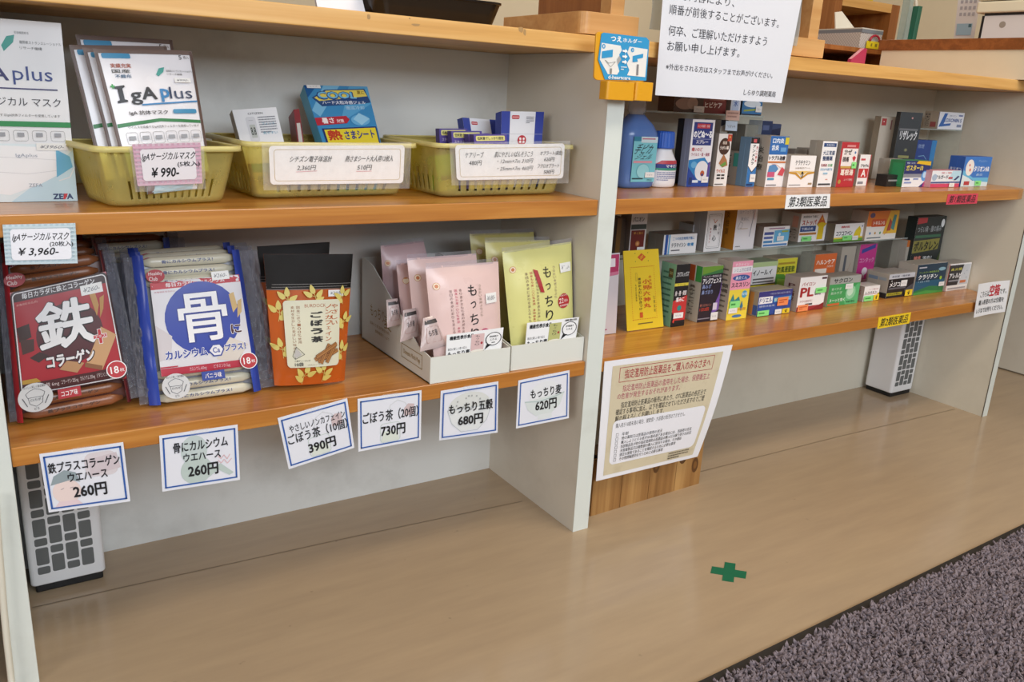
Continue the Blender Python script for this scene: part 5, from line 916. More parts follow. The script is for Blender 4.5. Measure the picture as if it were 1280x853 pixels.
iron = [('rr', 0, 0, 1, 1, '3a2020', .006), ('ro', .015, .015, .985, .985, .006, .0014, LW), ('r', .03, .12, .97, .90, 'a8222c'), ('c', .53, .52, .041, '542226'), ('t', '毎日カラダに鉄とコラーゲン', .11, .915, .86, .97, LW, .03), ('t', '栄養機能食品(鉄)', .05, .855, .26, .88, 'd89a94'),
        ('p', [(.03, .66), (.15, .68), (.16, .55), (.04, .52)], '3c2420'), ('p', [(.05, .54), (.18, .53), (.17, .42), (.06, .40)], '4a2c26'), ('p', [(.12, .36), (.22, .40), (.3, .35), (.2, .30)], '3c2420'),
        ('p', [(.78, .84), (.84, .85), (.86, .72), (.82, .62)], 'b98a4a'), ('p', [(.88, .78), (.93, .8), (.9, .68), (.85, .6)], 'b98a4a'), ('p', [(.62, .18), (.78, .12), (.98, .42), (.84, .52)], 'c69a6e'), ('p', [(.62, .18), (.78, .12), (.79, .16), (.63, .22)], '8a5c3c'), ('p', [(.38, .20), (.54, .14), (.62, .22), (.46, .27)], 'b88c62'),
        ('t', '鉄', .21, .385, .79, .845, '1a1012', .075), ('t', '鉄', .215, .39, .785, .84, 'efeef0', .036), ('t', 'コラーゲン', .26, .215, .74, .36, '2a1214', .15), ('t', 'コラーゲン', .27, .225, .73, .35, LW, .07),
        ('r', .745, .415, .885, .455, 'f0eef0'), ('r', .795, .365, .835, .505, 'f0eef0'), ('r', .75, .42, .88, .45, 'c02430'), ('r', .80, .37, .83, .50, 'c02430'), ('t', 'プラス', .757, .422, .872, .448, 'f4eef0', .02),
        ('p', [(.03, .12), (.2, .12), (.16, .16), (.03, .16)], 'b89038'), ('r', .03, .03, .97, .12, '4a2020'), ('t', '鉄 6mg', .24, .05, .36, .10, 'd8c8c8', .01), ('t', 'コラーゲン 225mg', .38, .05, .54, .10, 'd8c8c8', .01), ('t', 'カルシウム 300mg', .56, .05, .70, .10, 'd8c8c8', .01), ('t', 'ビタミンC 15mg', .72, .05, .84, .10, 'd8c8c8', .01)]
bonef = [('rr', 0, 0, 1, 1, 'dcdae0', .003), ('r', 0, .925, 1, 1, 'b82c38'), ('t', '毎日カラダにカルシウム', .16, .94, .82, .985, LW, .03), ('t', '栄養機能食品(Ca)', .03, .885, .25, .905, 'c07a84'), ('c', .52, .58, .053, '3648a4'), ('p', [(.84, .8), (.9, .82), (.92, .66), (.86, .6)], 'd0b078'), ('p', [(.93, .72), (.98, .74), (.96, .6), (.9, .54)], 'd0b078'), ('p', [(.6, .12), (.82, .06), (.98, .24), (.78, .34)], 'd8cfc6'), ('p', [(.0, .55), (.16, .42), (.12, .2), (0, .16)], 'cfc8cc'),
        ('t', '骨', .24, .32, .80, .86, '2c3a8c', .07), ('t', '骨', .25, .33, .79, .85, 'f0eff2', .03), ('t', 'に', .80, .37, .93, .48, 'f2eef0', .10), ('t', 'に', .805, .375, .925, .475, '4a2028', .05), ('t', 'カルシウム', .06, .165, .52, .27, 'f0eef4', .14), ('t', 'カルシウム', .065, .17, .515, .265, '3a4c9c', .06), ('p', [(.52, .22), (.57, .285), (.66, .285), (.70, .22), (.66, .15), (.57, .15)], '3a4c9c'), ('p', [(.535, .22), (.58, .272), (.65, .272), (.685, .22), (.65, .163), (.58, .163)], 'e8e6ec'), ('t', 'Ca', .57, .19, .65, .25, '3a4c9c', .03),
        ('t', 'プラス！', .70, .185, .95, .275, 'f0eef4', .13), ('t', 'プラス！', .705, .19, .945, .27, '3a4c9c', .06), ('r', 0, 0, 1, .08, 'b83a4c'), ('r', .0, .085, .18, .10, 'b83a4c'), ('t', 'カルシウム 600mg', .3, .015, .48, .065, 'e8c8d0', .01), ('t', 'ビタミンD 5μg', .56, .015, .74, .065, 'e8c8d0', .01)]
def rnd_badges(S, t, c, n, cc, rad, fq, red, b18):
    mb = MB(c); Sq = Surf([p+n*.0085 for p in S.q]); mb.prism([Sq(cc[0]+rad/Sq.su*math.cos(a), cc[1]+rad/Sq.sv*math.sin(a)) for a in [i*math.pi/20 for i in range(40)]], -n*.0006, 'cfd0d2'); u, v = cc; s = rad/Sq.su; k = rad/Sq.sv; dk = '3c3c40'
    prints(mb, Sq, [('l', [(u-.45*s, v+.02*k), (u-.55*s, v+.3*k), (u-.3*s, v+.5*k), (u, v+.6*k), (u+.3*s, v+.5*k), (u+.55*s, v+.3*k), (u+.45*s, v+.02*k), (u-.45*s, v+.02*k)], .0006, dk), ('l', [(u-.42*s, v), (u-.36*s, v-.4*k), (u, v-.62*k), (u+.36*s, v-.4*k), (u+.42*s, v)], .0006, dk), ('t', 'ロカボ', u-.3*s, v-.24*k, u+.3*s, v-.06*k, dk, .02), ('l', [(u-.75*s, v+.05*k), (u-.5*s, v-.55*k)], .0009, dk), ('l', [(u+.75*s, v+.05*k), (u+.5*s, v-.5*k)], .0009, dk), ('t', 'おいしく楽しく適正糖質', u-.62*s, v+.66*k, u+.62*s, v+.84*k, dk, .01), ('t', 'どう', u-.14*s, v-.86*k, u+.14*s, v-.68*k, dk, .02)], .0003)
    o = mb.build('round_sticker', t); o['label'] = 'round grey badge with a chef hat'
    mb = MB(c); a, b, e, f = fq; Sq2 = Surf([p+n*.0075 for p in S.q]); slabq(mb, [Sq2(a, f), Sq2(e, f), Sq2(e, b), Sq2(a, b)], .0005, 'b0242e' if red else '34489c'); prints(mb, Surf([Sq2(a, f), Sq2(e, f), Sq2(e, b), Sq2(a, b)]), [('t', 'ココア味' if red else 'バニラ味', .14, .2, .86, .8, 'f2e8e8', .03)]); mb.build('flavour_tab', t)
    mb = MB(c); Sq3 = Surf([p+n*.0092 for p in S.q]); r = .0125
    for rr_, col, hh in ((r, 'f0eef0', 0), (r*.9, 'b83038', .0002)): mb.add([Sq3(b18[0]+rr_/Sq3.su*math.cos(x), b18[1]+rr_/Sq3.sv*math.sin(x), hh) for x in [i*math.pi/16 for i in range(32)]], [tuple(range(32))], col)
    prints(mb, Sq3, [('t', '18', b18[0]-.6*r/Sq3.su, b18[1]-.4*r/Sq3.sv, b18[0]+.2*r/Sq3.su, b18[1]+.4*r/Sq3.sv, 'f6f2f2', .03), ('t', '枚', b18[0]+.3*r/Sq3.su, b18[1]-.3*r/Sq3.sv, b18[0]+.75*r/Sq3.su, b18[1]+.1*r/Sq3.sv, 'f6f2f2', .01)], .0004); mb.build('count_badge', t)
def club(S, t, c, n, u, v, w, h, ln_=0.006):
    mb = MB(c); Sq = Surf([p+n*ln_ for p in S.q]); pts = [(u+w/2+w/2*math.cos(a), v+h/2+h/2*math.sin(a)) for a in [i*math.pi/14 for i in range(28)]]
    mb.prism([Sq(*p) for p in pts], -n*.0005, 'a82430'); prints(mb, Sq, [('t', 'Healthy', u+.14*w, v+.5*h, u+.88*w, v+.82*h, 'ead8d8', .02), ('t', 'Club', u+.14*w, v+.16*h, u+.6*w, v+.46*h, 'ead8d8', .02)], .0003); mb.build('brand_badge', t)
LB = [(.20, 0), (.12, .01), (.045, 0)]; TB = [(.93, .02), (.86, -.01), (.80, 0)]
R0 = [(2, 325), (128, 308), (166, 504), (16, 536)]
t, S, c, n = wafer_pack(R0, .074, 11, LB+TB, 'front red and dark brown wafer pack at the left end of lower shelf', 'red', [(.045, .80), (.985, .845), (.985, .165), (.045, .165)], iron, 1)
rnd_badges(S, t, c, n, (.17, .155), .0195, (.36, .115, .56, .175), True, (.905, .235)); club(S, t, c, n, -.0, .83, .20, .085)
sticker(Surf([S(.045, .80), S(.985, .845), S(.985, .165), S(.045, .165)], .006), t, c, 'price', .70, .83, .93, .92, 4, '¥260-')
t2, S2, c2, n2 = wafer_pack([(2, 309), (122, 300), (160, 490), (16, 520)], .108, 10, TB, 'second red wafer pack showing cocoa bars above the front one', 'red', None, None, 2); club(S2, t2, c2, n2, .06, .83, .19, .085)
wafer_pack([(0, 300), (118, 292), (158, 480), (14, 508)], .142, 9, TB[:2], 'hindmost red wafer pack in shadow behind the other two', 'red', None, None, 3)
B0 = [(163, 316), (302, 308), (331, 490), (186, 512)]
t, S, c, n = wafer_pack(B0, .070, 11, LB+TB, 'front blue and white wafer pack with round blue emblem on lower shelf', 'blue', [(.13, .80), (.93, .815), (.93, .195), (.13, .195)], bonef, 4)
rnd_badges(S, t, c, n, (.235, .125), .0185, (.46, .135, .66, .195), False, (.885, .235)); club(S, t, c, n, .10, .80, .16, .085)
sticker(Surf([S(.13, .80), S(.93, .815), S(.93, .195), S(.13, .195)], .006), t, c, 'price', .68, .965, .88, 1.055, 4, '¥260-')
t2, S2, c2, n2 = wafer_pack([(160, 312), (296, 303), (324, 480), (182, 500)], .104, 10, TB[:2], 'second blue wafer pack with silver bars above the front one', 'blue', None, None, 5); club(S2, t2, c2, n2, .09, .86, .16, .08)
t2, S2, c2, n2 = wafer_pack([(158, 307), (290, 299), (320, 470), (178, 488)], .138, 9, TB[:2], 'third blue wafer pack behind the second one', 'blue', None, None, 6); club(S2, t2, c2, n2, .09, .86, .16, .08)
wafer_pack([(98, 300), (214, 293), (232, 470), (120, 488)], .195, 7, TB[:2], 'hindmost blue wafer pack in dark shadow between both stacks', 'blue', None, None, 7)
wafer_pack([(96, 290), (210, 286), (226, 460), (116, 470)], .235, 6, TB[:1], 'dark wafer pack against the back panel behind both stacks', 'red', None, None, 9)
# tea pouches
def tea(pix, y, ln, label, full):
    pl = lean(0, y, ZL1, ln); q = fit(PQ(pix, pl), ZL1+.0006, pl[1], .018); c = (q[2]+q[3])/2; c.z = ZL1
    t = thing('tea_pouch', label, 'tea pouch', c, 'orange stand-up tea pouches'); mb = MB(c)
    W = 1
    bul = lambda u, v: .020*(max(0, 1-(2*u-1)**2)**.55)*max(0, (1-v))**.75*(min(1, v*4+.55))
    S = Surf(q, fn=bul); S2 = Surf(q, fn=lambda u, v: -.9*bul(u, v)); og = M('bf5a1c', .24); bk = M('1d1917', .3)
    cv = lambda v, u: v-.0*(1-(2*u-1)**2)
    mb.grid(lambda u, v: S(u, v), 16, 24, og); mb.grid(lambda u, v: S2(u, v), 16, 24, og, flip=True)
    mb.grid(lambda u, v: S(u, 0)*(1-v)+S2(u, 0)*v, 16, 3, og)
    it = [('r', 0, .74, 1, 1, M('17120f', .55, 0, .25)), ('r', 0, .775, 1, .778, '8a8480'), ('r', 0, .755, 1, .758, '8a8480'), ('r', 0, .735, 1, .742, '6e6058')]
    lf = 'd6c46a'
    def sprig(x, y, s, flip=1, rot=0):
        o = []
        R = lambda a, b: (x+(a*math.cos(rot)-b*math.sin(rot))*s*flip, y+(a*math.sin(rot)+b*math.cos(rot))*s*.62)
        o.append(('l', [R(0, 0), R(.1, .5), R(.05, 1)], .0008, lf)); o.append(('l', [R(.05, .3), R(.4, .6)], .0007, lf)); o.append(('l', [R(.08, .5), R(-.3, .8)], .0007, lf))
        for a, b, r in ((.05, 1, 0), (.4, .6, -.9), (-.3, .8, .7), (.3, .25, -1.3)):
            pts = []
            for i in range(10):
                th = i*.628; ex = .30*math.cos(th); ey = .125*math.sin(th)*(1.2-ex*2); ang = math.pi/2+r
                pts.append(R(a+ex*math.cos(ang)-ey*math.sin(ang), b+ex*math.sin(ang)+ey*math.cos(ang)))
            o.append(('p', pts, lf))
        return o
    it += sprig(.10, .50, .2)+sprig(.12, .22, .2, 1, .2)+sprig(.34, .01, .22, -1, .4)+sprig(.62, .02, .22)+sprig(.9, .18, .2, -1)+sprig(.9, .42, .18, -1, .2)+sprig(.2, .60, .2)+sprig(.55, .62, .2, 1, .3)+sprig(.88, .62, .18, -1)
    if full:
        it += [('rr', .15, .15, .84, .66, 'd6d3bc', .006), ('t', 'BURDOCK', .40, .605, .66, .63, 'a0522a', .01), ('tv', 'ごぼう茶', .46, .33, .62, .58, '26221e', .09), ('tv', 'やさしい', .73, .46, .81, .63, 'b0551f', .02), ('tv', 'ノンカフェイン', .65, .34, .73, .63, 'b0551f', .02), ('tv', '国産ごぼう100%使用', .30, .33, .34, .62, '9a6a4a', .01), ('tv', '素材を生かした香ばしい味わい', .235, .26, .275, .62, '9a6a4a', .01),
               ('l', [(.22, .24), (.27, .31), (.37, .25), (.25, .215), (.22, .24), (.27, .31), (.25, .215)], .0007, '4a4640'), ('p', [(.235, .24), (.27, .30), (.34, .25), (.26, .225)], 'b8b4b0'), ('t', '三角ティーバッグ', .24, .195, .44, .208, '3a3632', .02), ('t', '10袋', .24, .16, .35, .19, '2c2824', .03), ('t', '※写真はイメージです', .40, .163, .62, .173, '8a8678')]
        for i, (x0, y0, x1, y1) in enumerate([(.50, .205, .78, .30), (.54, .19, .82, .27), (.58, .175, .70, .32), (.66, .18, .78, .31), (.52, .225, .80, .32)]):
            it += [('l', [(x0, y0), (x1, y1)], .0066, '6a3c1c'), ('l', [(x0, y0), (x1, y1)], .005, 'a87440'), ('l', [(x0, y0+.004), (x1, y1+.004)], .0008, '7a4c24')]
    prints(mb, S, it, .0005); mb.build('pouch', t)
    mb = MB(c); Sh = Surf(q); mb.add([Sh(.5+.0035/Sh.su*math.cos(a), .945+.0035/Sh.sv*math.sin(a), .0012) for a in [i*math.pi/10 for i in range(20)]], [tuple(range(20))], '9a938c' if not full else '2a2624'); mb.build('hang_hole', t)
    if full: sticker(Surf(q, fn=lambda u, v: bul(u, v)), t, c, 'price', .70, .68, .89, .73, 7, '¥390-')
tea([(329, 318), (441, 317.5), (430.5, 478), (343, 482)], .072, 5, 'front orange tea pouch with black top and cream panel on lower shelf', True)
tea([(321, 308), (412, 302.5), (404, 470), (336, 474)], .118, 5, 'second orange tea pouch partly hidden behind the front one', False)
# ------------------------------------------------------------------ display boxes with bags
kraft = 'dedfd8'
def tray(A, uR, vlow, label, depth, hb, gold_, xmax=None):
    P = at(A[0], A[1], 2, ZL1); P.z = ZL1; P.y = max(P.y, .006); W = sat(P, V((1, 0, 0)), uR)
    if xmax and P.x+W > xmax: W = xmax-P.x
    h = zat(P.x, P.y, vlow)-ZL1; D = V((W, 0, 0)); t = thing('display_box', label, 'display box', P+D/2+V((0, depth/2, 0)), 'white card display boxes'); th = .0016
    o = t.location; Y = V((0, depth, 0)); Z = V((0, 0, 1))
    mb = MB(o); mb.box(P, P+D+V((0, th, h)), kraft); mb.build('front_panel', t)
    mb = MB(o); mb.box(P+Y-V((0, th, 0)), P+Y+D+Z*hb, kraft); mb.build('back_panel', t)
    mb = MB(o); mb.box(P+V((0, th, 0)), P+D+Y+V((0, -th, th)), kraft); mb.build('base', t)
    for s, x in enumerate((P.x, P.x+W-th)):
        pr = [V((x, P.y+th, P.z)), V((x, P.y+th, P.z+h)), V((x, P.y+depth*.16, P.z+h*1.15)), V((x, P.y+depth-.05, P.z+hb*.96)), V((x, P.y+depth-.02, P.z+hb)), V((x, P.y+depth-th, P.z+hb)), V((x, P.y+depth-th, P.z))]
        mb = MB(o); mb.prism(pr, (th, 0, 0), kraft)
        if s == 0:
            SS = Surf([V((x, P.y+depth, P.z+hb)), V((x, P.y, P.z+hb)), V((x, P.y, P.z)), V((x, P.y+depth, P.z))])
            prints(mb, SS, [('t', 'もっちり', .14, .36, .36, .50, gold_, .01), ('t', '麦', .36, .30, .47, .46, gold_, .02), ('t', '国産もち麦 国内製造100%', .14, .25, .44, .29, gold_), ('t', '食物繊維たっぷり', .22, .18, .44, .22, gold_), ('fr', .62, .10, .90, .26, .0012, gold_), ('t', 'Domestic Mochi Mugi', .65, .14, .87, .21, gold_)])
        mb.build('side_panel', t)
    return t, P, W, h
t1, P1, W1, h1 = tray((537.5, 480.5), 636.5, 447.5, 'white slanted display box of pink barley bags left of the yellow one', .285, .155, 'a48a50')
t2, P2, W2, h2 = tray((638, 464), 731.5, 433, 'white slanted display box of yellow barley bags beside the divider', .28, .155, 'b8bcae', xmax=-.002)
def bag(pix, y, ln, col, label, grp, decs, seed, bulge=.014, price=None, yaw=0):
    pl = lean(0, y, ZL1+.004, ln, yaw); A_, W_ = (P1, W1) if 'pink' in label else (P2, W2); q = fit(PQ(pix, pl), ZL1+.0035, pl[1], bulge*.5, A_.x+.004, A_.x+W_-.004); c = (q[2]+q[3])/2; c.z = max(c.z, ZL1+.002)
    t = thing('barley_bag', label, 'barley bag', c, grp); mb = MB(c)
    S = pillow(mb, q, bulge, bulge*.5, M(col, .3), fn=crumple(.0013, 5, seed)); prints(mb, S, decs, .0005); mb.build('bag', t)
    mb = MB(c); mb.grid(lambda u, v: S(u, .985+.05*v, .001+.002*math.sin(u*17+seed)), 18, 2, film); mb.build('top_seal', t)
    if price: sticker(S, t, c, 'price', *price, 5, '¥680-' if 'pink' in label else '¥620-')
    return S, t, c
ink = '2c2626'
def mochi(accent, badge, k=1.0):
    d = [('c', .10, .82, .0058, 'c88a50'), ('c', .10, .82, .005, 'ecdcc4'), ('c', .10, .82, .003, 'c87a48'), ('tv', 'もっちり麦', .50, .12, .62, .82, ink, .015), ('tv', 'うるおい食感ぷちぷち', .65, .48, .69, .80, '9a8878', .0), ('tv', '毎日の食卓に彩りを添えるもち麦ごはん', .25, .16, .285, .78, '7a5c58'), ('tv', '国産もち麦一〇〇%使用 食物繊維がたっぷり', .315, .16, .35, .78, accent), ('tv', '香り豊かなもち麦の食感をお楽しみ下さい', .38, .16, .415, .78, '7a5c58'),
         ('p', [(.72, .10), (1, .17), (1, .195), (.72, .125)], '8a6430'), ('p', [(.72, .06), (1, .13), (1, .155), (.72, .085)], '8a6430')]
    if badge == 'half': d += [('p', [(.70+.11*math.cos(a), .26+.10*math.sin(a)) for a in [i*math.pi/12 for i in range(13)]], 'b83a68'), ('t', '食物繊維', .62, .28, .78, .33, 'f0dce4', .02)]
    else: d += [('c', .80, .44, .0135, 'b0242c'), ('t', '22', .72, .42, .80, .47, 'f4e6e0', .02), ('t', '倍の', .81, .425, .87, .455, 'f4e6e0', .01), ('t', '白米の約', .74, .485, .86, .505, 'f4e6e0'), ('t', '食物繊維', .73, .385, .87, .405, 'f4e6e0'), ('p', [(.36, .80), (.42, .78), (.50, .56), (.44, .57)], 'a83034')]
    return d
GPk, GYe = 'pink barley bags in the left display box', 'yellow barley bags in the right display box'
pk = 'e2c4c0'
S, t, c = bag([(531.5, 334), (639.5, 326), (650, 444), (545, 476)], P1.y+.018, 9, pk, 'front pink barley bag with large brush characters in the left display box', GPk, mochi('c04a68', 'half'), 1, price=(.74, .60, .91, .70))
bag([(497.5, 324), (595, 317), (618, 436), (523, 462)], P1.y+.070, 10, pk, 'second pink barley bag behind the front one', GPk, mochi('c04a68', 'half'), 2)
bag([(478, 331), (574, 324), (596, 430), (507, 450)], P1.y+.115, 10, 'd8b4b2', 'third pink barley bag leaning in the left display box', GPk, mochi('c04a68', 'half'), 3)
bag([(445.5, 309), (529, 301), (560, 418), (478, 432)], P1.y+.175, 11, 'd2b4b8', 'hindmost pink barley bag rising at the left of the display box', GPk, mochi('c04a68', 'half'), 4)
ye = 'd8d48a'
bag([(624, 315), (717, 302), (733, 424), (640, 446)], P2.y+.022, 9, ye, 'front yellow barley bag with a round red badge by the divider', GYe, mochi('b03038', 'round'), 5, price=(.76, .72, .94, .81))
bag([(599, 302), (687, 300), (704, 420), (616, 428)], P2.y+.080, 9, 'ccc47c', 'second yellow barley bag behind the front one', GYe, mochi('b03038', 'round'), 6)
bag([(580, 293), (667, 290), (686, 408), (600, 414)], P2.y+.135, 9, 'c6bc74', 'hindmost yellow barley bag at the back of its box', GYe, mochi('b03038', 'round'), 7)
# small sample packs at the open side of the pink bags
for k, (pix, y, lab) in enumerate([([(529, 398), (544, 394), (560, 432), (525, 440)], .010, 'small clear barley packet tucked beside the front pink bag'), ([(504, 388), (520, 385), (524, 420), (500, 428)], .058, 'small clear barley packet beside the second pink bag'), ([(483, 375), (497, 373), (503, 405), (484, 410)], .100, 'small clear barley packet beside the third pink bag')]):
    q = PQ(pix, lean(0, P1.y+y, ZL1+.03, 16)); c = (q[2]+q[3])/2; mb = MB(c); S = pillow(mb, q, .004, .004, M('c2aeac', .25), fn=crumple(.001, 5, k)); prints(mb, S, [('r', .1, .78, .95, .9, '3a3434'), ('ro', .2, .2, .85, .7, .003, .0006, 'a88078'), ('t', 'もち麦', .3, .4, .75, .6, '4a4040', .02)], .0006)
    t = thing('barley_packet', lab, 'barley packet', c, 'small barley packets beside the pink bags'); mb.build('packet', t)
def pop(pix, y, ln, label, yw):
    q = PQ(pix, lean(0, y, ZL1+.02, ln)); c = (q[2]+q[3])/2; mb = MB(c); slabq(mb, q, .0005, 'eeeef0'); S = Surf(q); g = 'b8b878' if yw else 'd8b8b8'
    prints(mb, S, [('t', '機能性表示食品', .05, .76, .47, .92, BK, .06), ('t', '毎日に嬉しい食べ応え', .03, .36, .36, .46, '3a3a3e', .01), ('t', 'もっちり麦', .03, .12, .42, .32, BK, .05), ('r', .43, .05, .66, .88, g), ('tv', 'もっちり', .50, .4, .58, .85, ink, .01), ('c', .62, .5, .0022, 'a83040'), ('p', [(.42, .2), (.68, .2), (.62, .02), (.48, .02)], '4a4844'), ('e', .55, .2, .12, .06, 'e8e4da'),
                   ('e', .83, .60, .145, .27, BK), ('e', .83, .60, .13, .245, 'eeeef0'), ('p', [(.72, .42), (.68, .2), (.80, .38)], BK), ('t', '食物繊維が', .75, .66, .91, .74, BK, .02), ('t', 'とれる', .77, .54, .89, .62, BK, .02), ('t', '機能性', .72, .9, .96, .97, BK, .03) if yw else ('r', .8, .44, .86, .47, BK)])
    tag(mb.build('pop_card'), label, 'display card', 'small cards in front of the barley bags')
pop([(558.5, 419), (629.5, 409.5), (626, 440), (557, 451)], P1.y+.0045, 4, 'small white card with speech bubble in front of pink bags', False)
pop([(659, 404), (724, 396.5), (719, 428), (656, 438)], P2.y+.0045, 4, 'small white card with speech bubble in front of yellow bags', True)
# ------------------------------------------------------------------ bottles on the upper right shelf
def superring(c, w, d, z, p=3.2, n=36):
    return [c+V((w*math.copysign(abs(math.cos(t))**(2/p), math.cos(t)), d*math.copysign(abs(math.sin(t))**(2/p), math.sin(t)), z)) for t in [2*math.pi*i/n for i in range(n)]]
P = at(778, 236, 2, ZU1); xr = sat(P, V((1, 0, 0)), 822); w = xr/2; d = .032; c = V((P.x+w, P.y+d, ZU1)); h1 = zat(c.x, P.y, 166)-ZU1; h2 = zat(c.x, c.y, 143)-ZU1; h3 = zat(c.x, c.y, 118)-ZU1
t = thing('gel_bottle', 'large translucent blue hand gel bottle with teal label by the divider', 'bottle', c)
blue = clearmat('blue_gel', '7a98d0', .86, .2, '5f82c2', 0, 20)
mb = MB(c); rr = [superring(c, w*a, d*b, z) for a, b, z in ((.9, .86, 0), (.985, .97, .004), (1, 1, .012), (1, 1, h1*.6), (1, 1, h1*.94), (.985, .97, h1), (.75, .8, h1+(h2-h1)*.45), (.42, .52, h1+(h2-h1)*.86), (.34, .42, h2))]
mb.rings(rr, blue); mb.build('bottle_body', t)
mb = MB(c); mb.rings([superring(c, w*a, d*b, z, 2) for a, b, z in ((.36, .44, h2), (.36, .44, h2+.004), (.42, .5, h2+.006), (.42, .5, h3-.004), (.38, .46, h3))], clearmat('clear_cap', 'eef0f4', .35, .12, 'd8dce2')); mb.build('cap', t)
fq = [V((c.x-w*.60, c.y-d-.0006, ZU1+h1*.93)), V((c.x+w*.72, c.y-d-.0006, ZU1+h1*.93)), V((c.x+w*.72, c.y-d-.0006, ZU1+h1*.12)), V((c.x-w*.60, c.y-d-.0006, ZU1+h1*.12))]
mb = MB(c); slabq(mb, fq, .0004, '7cc6d2'); prints(mb, Surf(fq), [('r', 0, .9, .3, 1, '2f7f9c'), ('r', .3, .87, 1, 1, 'c8dce4'), ('r', .34, .94, .9, .97, 'b87a88'), ('t', '手ピカ', .10, .62, .80, .84, '2a3a44', .015, .3), ('t', 'ジェル', .16, .50, .82, .62, '2a3a44', .015, .3), ('r', .04, .42, .84, .47, 'd89aa8'), ('e', .48, .24, .28, .17, '6ab2c0'), ('e', .48, .24, .26, .155, '9ad4dc'), ('r', .04, .06, .5, .09, '2a4a54'), ('t', '300mL', .68, .03, .9, .06, '2a4a54', .01)]); mb.build('label', t)
sticker(Surf(fq), t, c, 'price', .56, .10, .96, .22, 2)
P = at(819, 235, 2, ZU1); r = sat(P, V((1, 0, 0)), 849)/2; c = V((P.x+r, P.y+r*.7, ZU1)); hs = zat(c.x, P.y, 196)-ZU1; hc = zat(c.x, c.y, 185)-ZU1; ht = zat(c.x, c.y, 164)-ZU1
t = thing('antiseptic_bottle', 'small white bottle with blue cap beside the large blue bottle', 'bottle', c); mb = MB(c); wm = M('eeedf0', .3)
mb.rings([superring(c, r*a, r*.7*a, z, 2.2) for a, z in ((.86, 0), (.97, .003), (1, .01), (1, hs*.55), (.93, hs*.85), (.78, hs), (.62, hs+(hc-hs)*.6), (.56, hc))], wm); mb.build('bottle_body', t)
mb = MB(c); R = []
for a, z in ((.64, hc), (.66, hc+.002), (.62, ht-.003), (.56, ht)):
    R.append([c+V((r*a*(1+.03*(i % 2))*math.cos(2*math.pi*i/48), r*.9*a*(1+.03*(i % 2))*math.sin(2*math.pi*i/48), z)) for i in range(48)])
mb.rings(R, M('2f62c4', .35), smooth=False); mb.build('cap', t)
mb = MB(c)
def LS(u, v, h=0):
    a = -math.pi/2+(u-.5)*2.0; rr_ = r*(1.0 if v < .8 else 1-.25*(v-.8)); return c+V((math.cos(a)*(rr_+h), math.sin(a)*(rr_*.7+h), hs*(.12+.82*v)))
class CylS:
    su = r*2; sv = .05; curved = True; n = V((0, -1, 0))
    def __call__(s, u, v, h=0): return LS(u, v, h+.0004)
prints(mb, CylS(), [('r', 0, .62, 1, .78, '2f3f88'), ('p', [(.0, .78), (1, .78), (.9, .92), (.2, .92)], 'c04450'), ('t', 'マキロン', .36, .64, .92, .76, 'f2f2f6', .05), ('r', 0, .53, 1, .62, '3f9a80')]+lines(.08, .12, .92, .48, 5, '6a74a8', 4)); mb.build('label', t)
# ------------------------------------------------------------------ white appliances on the floor
def purifier(x0, x1, y0, y1, H, label):
    c = V(((x0+x1)/2, (y0+y1)/2, 0)); t = thing('air_purifier', label, 'air purifier', c, 'white slotted appliances on the floor')
    mb = MB(c); mb.box((x0+.006, y0+.004, 0), (x1-.004, y1-.002, .016), M('141416', .5)); mb.build('base', t, bevel=.003)
    mb = MB(c); pts = rrect(x0, y0, x1, y1, .008, .008, 5); mb.prism([(x, y, .014) for x, y in pts], (0, 0, H-.014), M('e2e2e4', .35)); mb.build('housing', t, bevel=.003)
    mb = MB(c); S = Surf([V((x0, y0, H)), V((x1, y0, H)), V((x1, y0, .014)), V((x0, y0, .014))]); W = x1-x0
    gm, nt, b = nodes('grille_weave'); tc = nt.nodes.new('ShaderNodeTexCoord'); wv = nt.nodes.new('ShaderNodeTexWave'); wv.inputs['Scale'].default_value = 260; wv.bands_direction = 'DIAGONAL'
    cr = nt.nodes.new('ShaderNodeValToRGB'); cr.color_ramp.elements[0].color = (*lin('4e5050'), 1); cr.color_ramp.elements[1].color = (*lin('767878'), 1)
    nt.links.new(tc.outputs['Object'], wv.inputs[0]); nt.links.new(wv.outputs[0], cr.inputs[0]); nt.links.new(cr.outputs[0], b.inputs['Base Color']); b.inputs['Roughness'].default_value = .7
    cw = .165; cx = [.19, .385, .58, .775]; LG, SH, gp = .030, .013, .0035
    for k in range(4):
        z = .034 if k % 2 == 0 else .034; seq = 'SL' if k % 2 == 0 else 'LS'; i = 0
        if k == 1: z += .001
        while z < H-.05:
            L = LG if seq[i % 2] == 'L' else SH
            if z+L > H-.016: break
            u0 = cx[k]-cw/2; v0 = (z-.014)/(H-.014); v1 = (z+L-.014)/(H-.014)
            P = rrect(u0, v0, u0+cw, v1, .003/S.su, .003/S.sv); mb.add([S(a, b_, .0003) for a, b_ in P], [tuple(range(len(P)))], gm)
            z += L+gp; i += 1
    mb.build('grille', t)
purifier(-.898, -.790, .229, .314, .305, 'white upright appliance with grey slotted grille in left bay')
purifier(1.322, 1.428, .214, .305, .305, 'white upright appliance with grey slotted grille in right bay corner')
# ------------------------------------------------------------------ on and beyond the counter
TOP = ZC1
def hgt(u, y, v, dv=7): p = at(u, v+dv, 1, y); return p.x, p.z
